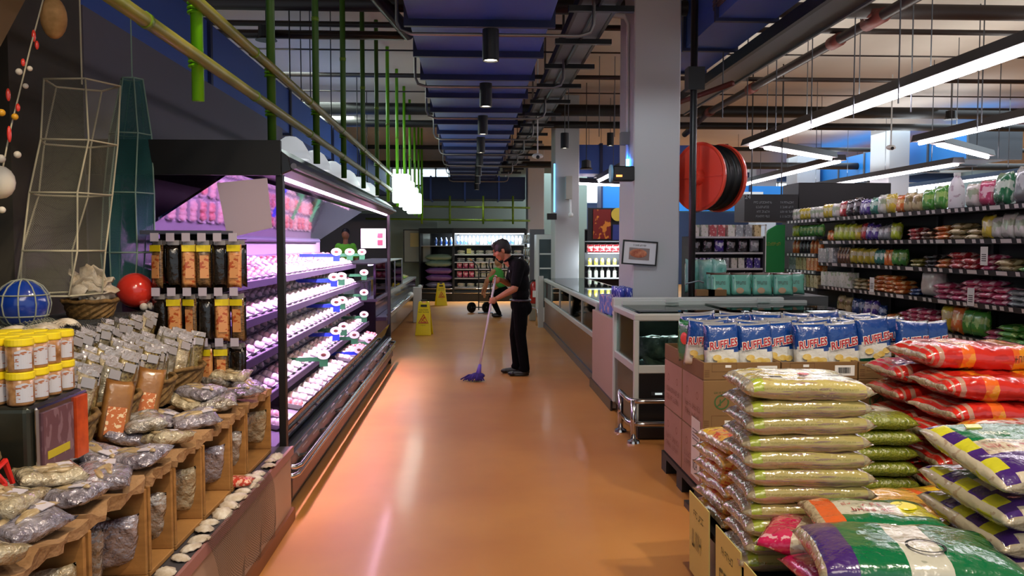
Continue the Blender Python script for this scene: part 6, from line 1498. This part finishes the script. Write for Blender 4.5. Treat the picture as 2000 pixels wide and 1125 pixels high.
# ================= HAND TRUCK, CAUTION SIGNS =================
ht = thing('hand_truck', 'black two wheeled hand truck parked before the far fridges', 'hand truck', (.1, 19.4, 0)); Y = 19.4
wl, wr = P(921, 598, y=Y).x, P(950, 598, y=Y).x
for x in (wl, wr):
    w_ = part('wheel', MB().lathe([(0, -.03), (.09, -.03), (.125, -.02), (.125, .02), (.09, .03), (0, .03)], n=20, M=Matrix.Translation((x, Y, .125)) @ Matrix.Rotation(R(40), 4, 'Z') @ Matrix.Rotation(R(90), 4, 'X')), M_blk, ht, smooth=False)
    part('hub', MB().ball((x-.02, Y-.03, .125), (.035, .02, .035), 10, 6), M_grey, w_)
part('axle', MB().tube([(wl, Y, .125), (wr, Y, .125)], .014, 6), M_drk, ht)
fr1, fr2 = wl+.17, wr+.10
for x, tx in ((fr1, wl-.02), (fr2, fr2-.02)):
    part('side_tube', MB().tube([(x, Y, .06), (x, Y+.02, 1.0), (x-.04, Y+.05, 1.12), (tx+.0, Y+.12, 1.26)], .014, 8), mat('truck_steel', '#3c3d42', .4, .5), ht, smooth=True)
for z in (.25, .5, .75, .95): part('cross_bar', MB().tube([(fr1, Y, z), (fr2, Y, z)], .011, 6), mat('truck_steel', '#3c3d42', .4, .5), ht)
part('toe_plate', MB().box(fr1-.02, Y-.28, .0, fr2+.05, Y, .015), M_grey, ht)
part('grip', MB().tube([(wl-.04, Y+.12, 1.26), (wl+.02, Y+.11, 1.23)], .02, 8), mat('grip_orange', '#c98a4a', .6), ht)
def caution(x, y, rz, lab):
    t = thing('wet_floor_sign', lab, 'wet floor sign', (0, 0, 0)); My = mat('sign_yellow', '#ecd500', .3, coat=.5)
    H = .61
    for s in (-1, 1):
        M = Matrix.Translation((0, s*.13, 0)) @ Matrix.Rotation(R(s*11.5), 4, 'X')
        pn = MB(); pl = [(-.145, 0), (.145, 0), (.135, .10), (.10, .56), (.09, .61), (.04, .61), (.035, .575), (-.035, .575), (-.04, .61), (-.09, .61), (-.10, .56), (-.135, .10)]
        pn.prism(pl, 'y', -.008, .008, 0, M)
        o = part('sign_panel', pn, My, t, bevel=.004)
        if s < 0:
            f = Matrix.Translation((0, -.0095, 0)); g = MB()
            text(g, 'CAUTION', .036, M @ f @ Matrix.Translation((0, 0, .455)) @ Matrix.Rotation(R(90), 4, 'X'), extrude=.0006)
            text(g, 'WET FLOOR', .034, M @ f @ Matrix.Translation((0, 0, .415)) @ Matrix.Rotation(R(90), 4, 'X'), extrude=.0006)
            g.box(-.055, -.011, .51, .055, -.0085, .55, 0, M)
            part('lettering', g, M_ink, o)
            g = MB(); tri = [(-.085, .22), (.085, .22), (0, .375)]
            for a, b in zip(tri, tri[1:]+tri[:1]): g.tube([M @ V((a[0], -.010, a[1])), M @ V((b[0], -.010, b[1]))], .006, 6)
            g.ball((.012, -.010, .315), (.014, .003, .014), 8, 5, 0, M)
            for a, b in (((.01, .30), (-.02, .27)), ((-.02, .27), (.03, .25)), ((.03, .25), (.05, .235)), ((.0, .295), (-.04, .29)), ((-.02, .27), (-.04, .235)), ((-.055, .235), (.055, .235))):
                g.tube([M @ V((a[0], -.010, a[1])), M @ V((b[0], -.010, b[1]))], .006, 5)
            part('warning_triangle', g, mat('triangle_red', '#c8321e', .5), o)
            g = MB(); scribble(g, .09, .016, M @ Matrix.Translation((0, -.0105, .18)) @ Matrix.Rotation(R(90), 4, 'X'), 3); part('small_lettering', g, M_ink, o)
    part('hinge_handle', MB().tube([(-.05, 0, .6), (-.05, 0, .615), (.05, 0, .615), (.05, 0, .6)], .01, 6), M_blk, t)
    t.location = (x, y, 0); t.rotation_euler = (0, 0, rz); return t
p1 = P(828, 655, z=0); p2 = P(861, 597, z=0)
caution(p1.x, p1.y+.1, R(-6), 'yellow folding wet floor sign standing nearest, at the end of the meat cabinet')
caution(p2.x, p2.y+.1, R(14), 'yellow folding wet floor sign standing farther off by the corner fridge')

# ================= DELI COUNTER =================
dc = thing('deli_counter', 'glass fronted steel deli counter beyond the meat cabinet', 'counter', (-1.6, 14, 0))
part('counter_body', MB().box(-2.4, 11.9, .08, -1.38, 20.4, .78), mat('polished_panel', '#8c8a86', .12, .85), dc)
part('kick', MB().box(-2.35, 11.95, 0, -1.45, 20.35, .08), M_kick, dc)
part('bumper_ledge', MB().box(-1.38, 11.9, .50, -1.22, 20.4, .56), mat('ledge_grey', '#9b9c99', .3, .6), dc, bevel=.01)
part('bumper_rail', MB().tube([(-1.20, 11.85, .60), (-1.20, 20.4, .60)], .022, 10), M_chrome, dc, smooth=True)
part('counter_top', MB().box(-2.4, 11.9, .78, -1.36, 20.4, .82), M_frame, dc)
part('glass_front', MB().box(-1.40, 11.95, .82, -1.39, 16.6, 1.32), glass('deli_glass', '#cfd2dc', .2), dc)
part('glass_top', MB().box(-2.0, 11.95, 1.32, -1.38, 16.6, 1.335), M_frame, dc)
for k in range(4): part('glass_post', MB().box(-1.41, 11.93+k*1.55, .82, -1.38, 11.97+k*1.55, 1.32), M_chrome, dc)
part('lamp_strip', MB().box(-1.5, 12.0, 1.30, -1.46, 16.5, 1.318), mat('deli_lamp', '#ffffff', .4, emis=5, ecol='#e6e0ff'), dc)
for k in range(3): part('rail_knob', MB().ball((-1.19, 16.2+k*1.5, .62), .06), M_wht, dc, smooth=True)
for k in range(14):
    c = 'wsyw'[k % 4]; shp('box', c).put((-1.62, 12.2+k*.32, .822), 0, '%s tub behind the deli glass, %s from the meat cabinet' % (CC[c][0], ORD[k]), 'tubs in the deli counter', 1.2)
for k in range(7):
    c = 'glyc'[k % 4]; shp('flat', c).put((-1.65, 17.0+k*.45, .822), .3, '%s pack lying on the open end of the deli counter, %s along' % (CC[c][0], ORD[k]), 'packs on the open deli end', 1.3)
solo('counter_stand', MB().box(-1.2, 16.9, 0, -1.02, 17.0, .74), mat('stand_steel', '#b9b9b4', .3, .4), 'grey steel stand leg at the end of the deli counter rail', 'stand', bevel=.01)
# items on the wall shelf behind, notice boards
t = thing('notice_board', 'glazed frame with a cream notice by the corner fridge', 'notice board', (-1.6, 23.8, 1.6))
part('board_frame', MB().box(-1.95, 23.8, 1.1, -1.15, 23.84, 2.05), M_blk, t); part('board_sheet', MB().box(-1.92, 23.79, 1.12, -1.18, 23.8, 2.02), M_wallw, t); part('notice', MB().box(-1.75, 23.78, 1.55, -1.4, 23.79, 1.95), mat('notice_cream', '#c9c08a', .7), t)
for k, (x, z) in enumerate(((-2.2, 1.35), (-2.05, 1.32), (-2.32, 1.33))):
    shp('bottle', 'wnw'[k]).put((x+.2, 17.6+.1*k, 1.34) if k < 3 else 0, 0, '%s bottle standing on the deli glass top, %s from the entrance' % (CC['wnw'[k]][0], ORD[k]), 'bottles on the deli', 1.5) if False else None
# far store wall face behind the deli
solo('far_partition', MB().box(-5, 24.6, 0, -1.0, 24.7, 2.3), mat('partition_green', '#8d9b90', .8), 'pale green grey partition behind the corner fridge', 'partition')

# ================= FAR FRIDGES =================
ff = thing('wall_fridge', 'long open black dairy fridge closing the end of the aisle', 'refrigerator', (.35, 24.5, 0)); Xa, Xb, Yf = -.5, 1.66, 23.3
Xb = 1.55
part('back_panel', MB().box(Xa, Yf+.75, .1, Xb, Yf+.8, 2.0), mat('fridge_back', '#2a2d33', .5), ff)
part('base', MB().box(Xa, Yf, 0, Xb, Yf+.8, .30), M_blk, ff)
part('canopy', MB().box(Xa, Yf, 1.93, Xb, Yf+.8, 2.08), M_blk, ff)
part('light_tube', MB().tube([(Xa+.05, Yf+.05, 1.925), (Xb-.05, Yf+.05, 1.925)], .014, 6), mat('tube_cool', '#f2fbff', .3, emis=14, ecol='#e6f4ff'), ff)
for z in (.24, .36): part('bumper_rail', MB().tube([(Xa, Yf-.05, z), (Xb, Yf-.05, z)], .018, 8), M_chrome, ff, smooth=True)
part('corner_post', MB().box(Xa-.03, Yf-.02, 0, Xa+.03, Yf+.05, 2.05), M_blk, ff); part('corner_post', MB().box(Xb-.03, Yf-.02, 0, Xb+.03, Yf+.05, 2.05), M_blk, ff)
FL = [(1.62, 'bottle', 'nnwwnwwnwnwwnnww', 1.0), (1.34, 'flat', 'wwwgww', 1), (1.12, 'flat', 'swwwww', 1), (.92, 'pouch', 'kkwwwwws', 1), (.66, 'pouch', 'kkwwswww', 1), (.40, 'flat', 'wwswws', 1)]
for li, (z, kd, cs, s) in enumerate(FL):
    part('shelf_board', MB().box(Xa, Yf+.12, z-.03, Xb, Yf+.74, z), mat('shelf_pale', '#b9bdbf', .5), ff)
    wd = {'bottle': .11, 'flat': .26, 'pouch': .17}[kd]; n = int((Xb-Xa-.1)/wd)
    for k in range(n):
        c = cs[k*len(cs)//n]
        for l in range(2 if kd == 'flat' else 1):
            l2 = '%s %s on the %s shelf of the aisle end dairy fridge' % (CC[c][0], {'bottle': 'bottle', 'flat': 'packet', 'pouch': 'pouch'}[kd], ORD[li]); shp(kd, c).put((Xa+.08+(k+.5)*(Xb-Xa-.16)/n, Yf+.26, z+.001+l*.056), R(90), l2, l2, s)
# angled corner unit with stacked purple and green sacks
cf = thing('wall_fridge', 'angled black corner fridge holding piled purple film sacks', 'refrigerator', (-.8, 23, 0))
Mc = Matrix.Translation((-.53, 23.3, 0)) @ Matrix.Rotation(R(-14), 4, 'Z')
part('base', MB().box(-.95, 0, 0, 0, .8, .34, 0, Mc), M_blk, cf); part('canopy', MB().box(-.95, 0, 1.93, 0, .8, 2.08, 0, Mc), M_blk, cf); part('back_panel', MB().box(-.95, .76, .3, 0, .8, 1.95, 0, Mc), M_blk, cf)
part('side_panel', MB().box(-.99, 0, 0, -.95, .8, 2.08, 0, Mc), M_blk, cf)
for z in (.24, .36): part('bumper_rail', MB().tube([Mc @ V((-.97, -.05, z)), Mc @ V((0, -.05, z))], .018, 8), M_chrome, cf, smooth=True)
part('shelf_board', MB().box(-.95, .1, 1.56, 0, .75, 1.58, 0, Mc), mat('shelf_pale', '#b9bdbf', .5), cf)
for k in range(4): v = Mc @ V((-.55+.15*k, .25, 1.582)); shp('bottle', 'n').put(v, 0, 'navy bottle on the corner fridge top shelf', 'navy bottles in the corner fridge', 1.0)
M_pf = mat('sack_violet', '#7f56a8', .2, coat=1, bump=(8, .8, .03)); M_gf = mat('sack_sage', '#7fa090', .2, coat=1, bump=(8, .8, .03)); M_sf = mat('sack_silver', '#8d86a8', .15, .4, coat=1, bump=(8, .9, .03))
for k, (z, m, n) in enumerate(((.345, M_sf, 'silver violet'), (.56, M_pf, 'lower violet'), (.76, M_pf, 'upper violet'), (.97, M_gf, 'dark green'), (1.15, M_gf, 'sage green'))):
    o = solo('film_sack', bag(.8, .5, .2, 12, 8, 300+k, wr=.02), m, '%s film sack piled in the corner fridge' % n, 'sack', 'film sacks in the corner fridge', smooth=True); o.location = Mc @ V((-.47, .40, z)); o.rotation_euler = (0, 0, R(-14))
solo('yellow_note', MB().box(-.12, 23.2, 1.36, .0, 23.205, 1.5), mat('note_yellow', '#c9cf7a', .6, emis=.1), 'pale yellow note hanging on the dairy fridge front', 'sign')

# right side beyond the long freezer
gs = thing('grocery_shelf', 'grey metal shelf of small goods beside the fire extinguisher', 'shelf', (1.4, 20, 0))
for z in (.75, 1.05, 1.35, 1.65): part('shelf_board', MB().box(1.30, 18.2, z-.02, 1.62, 21.2, z), M_grey, gs)
part('side_panel', MB().box(1.30, 18.15, 0, 1.62, 18.2, 1.95), M_grey, gs); part('back_panel', MB().box(1.60, 18.2, 0, 1.63, 21.2, 1.95), M_gon, gs)
for i, z in enumerate((.75, 1.05, 1.35, 1.65)):
    for k in range(8): c = 'swsc'[(k+i) % 4]; l2 = '%s jar on the %s shelf by the extinguisher' % (CC[c][0], ORD[3-i]); shp('jar', c).put((1.38, 18.35+k*.35, z+.001), 0, l2, l2, 1.2)
uf = thing('upright_fridge', 'white framed upright glass door fridge behind the second column', 'refrigerator', (1.5, 17.6, 0))
part('cabinet_body', MB().box(1.36, 17.05, 0, 1.9, 17.6, 1.82), M_wht, uf); part('door_glass', MB().box(1.42, 17.035, .3, 1.86, 17.045, 1.72), mat('door_dark', '#3a4a4e', .15, coat=.5), uf)
for k in range(4): part('rack_line', MB().box(1.43, 17.025, .5+.3*k, 1.85, 17.034, .53+.3*k), M_wht, uf)
for k in range(4): solo('green_tub', MB().box(1.46, 16.98, .34+.3*k+.0, 1.80, 17.02, .48+.3*k), mat('tub_green', '#8fa04a', .5), 'green tub label seen in the upright fridge, %s from its base' % ORD[k], 'tub', 'green tubs in the upright fridge') if False else None
e = P(1044, 572, y=17.2)
fe = thing('fire_extinguisher', 'red fire extinguisher standing beyond the long freezer', 'fire extinguisher', (e.x, 17.3, .3))
part('cylinder', MB().lathe([(0, .36), (.075, .36), (.085, .38), (.085, .74), (.06, .80), (.03, .83), (0, .83)], (e.x, 17.3, 0), 18), mat('extinguisher_red', '#a8201c', .3, coat=.5), fe, smooth=True)
part('valve', MB().box(e.x-.05, 17.28, .83, e.x+.03, 17.32, .87), M_blk, fe); part('nozzle_hose', MB().tube([(e.x-.04, 17.3, .86), (e.x-.11, 17.25, .8), (e.x-.09, 17.22, .55)], .012, 6), M_blk, fe); part('label', MB().box(e.x-.04, 17.212, .5, e.x+.04, 17.216, .64), M_lab, fe)
solo('extinguisher_stand', MB().box(e.x-.1, 17.2, 0, e.x+.1, 17.4, .36), mat('stand_tan', '#8d8574', .6), 'tan block carrying the fire extinguisher', 'stand', bevel=.01)
for i, (z, c) in enumerate(((1.0, 'r'), (.9, 'o'))): pass
# person in lime behind the deli, seen through cabinet glass
pl = P(675, 470, y=17.5)
g3 = thing('person', 'person in a lime green top standing behind the deli counter', 'person', (pl.x, 17.5, 0)); X = pl.x
b3 = MB(); b3.ball((X, 17.5, 1.60), (.08, .09, .11), 14, 10); b3.cap(V((X, 17.5, 1.5)), V((X, 17.5, 1.38)), .05, .06); b3.ball((X, 17.5, 1.2), (.17, .10, .22), 12, 8); b3.ball((X, 17.5, .95), (.14, .10, .15), 12, 8)
for s in (-1, 1):
    b3.cap(V((X+s*.18, 17.5, 1.33)), V((X+s*.23, 17.5, 1.05)), .05, .04); b3.cap(V((X+s*.23, 17.5, 1.05)), V((X+s*.18, 17.25, .92)), .04, .028); c = V((X+s*.17, 17.2, .92)); b3.ball(c, (.03, .04, .02), 8, 6)
    for k in range(4): b3.tube([c+V((-.02+.014*k, -.03, 0)), c+V((-.022+.015*k, -.07-.006*(k % 3), -.008))], .008, 6, r2=.006)
    b3.tube([c+V((-s*.02, 0, 0)), c+V((-s*.05, -.03, 0))], .009, 6, r2=.007)
    b3.cap(V((X+s*.09, 17.5, .9)), V((X+s*.09, 17.5, .5)), .08, .055); b3.cap(V((X+s*.09, 17.5, .5)), V((X+s*.09, 17.5, .06)), .055, .035)
solo('duckboard', MB().box(X-.6, 17.0, 0, X+.6, 18.2, .22), M_drk, 'dark raised duckboard behind the deli counter', 'platform')
for mm_ in (b3,): pass
part('body', b3, M_skin, g3, remesh=.008, smooth_it=2)
part('hair', MB().ball((X, 17.52, 1.64), (.09, .095, .10), 14, 10), M_hair, g3, smooth=True)
s3 = MB(); s3.ball((X, 17.5, 1.22), (.20, .125, .2), 16, 10); s3.ball((X, 17.5, 1.02), (.17, .125, .17), 14, 8)
for s in (-1, 1): s3.cap(V((X+s*.15, 17.5, 1.35)), V((X+s*.22, 17.5, 1.15)), .075, .06)
part('lime_top', s3, mat('top_lime', '#6fd02a', .7), g3, remesh=.014, smooth_it=3)
t3 = MB(); t3.ball((X, 17.5, .88), (.17, .13, .13), 12, 8)
for s in (-1, 1): t3.cap(V((X+s*.09, 17.5, .85)), V((X+s*.09, 17.5, .5)), .1, .075); t3.cap(V((X+s*.09, 17.5, .5)), V((X+s*.09, 17.5, .08)), .075, .06)
part('trousers', t3, M_trs, g3, remesh=.016, smooth_it=3)
for s in (-1, 1): part('shoe', MB().ball((X+s*.09, 17.43, .045), (.05, .13, .045), 10, 6), M_shoe, g3, smooth=True)
g3.location.z = .22
# drop prototypes that found no use
for o in list(bpy.data.objects):
    if o.get('label') == 'x':
        for c in list(o.children):
            for g in list(c.children): bpy.data.objects.remove(g)
            bpy.data.objects.remove(c)
        bpy.data.objects.remove(o)
for m_ in bpy.data.meshes:
    if m_.users: fixn(m_)
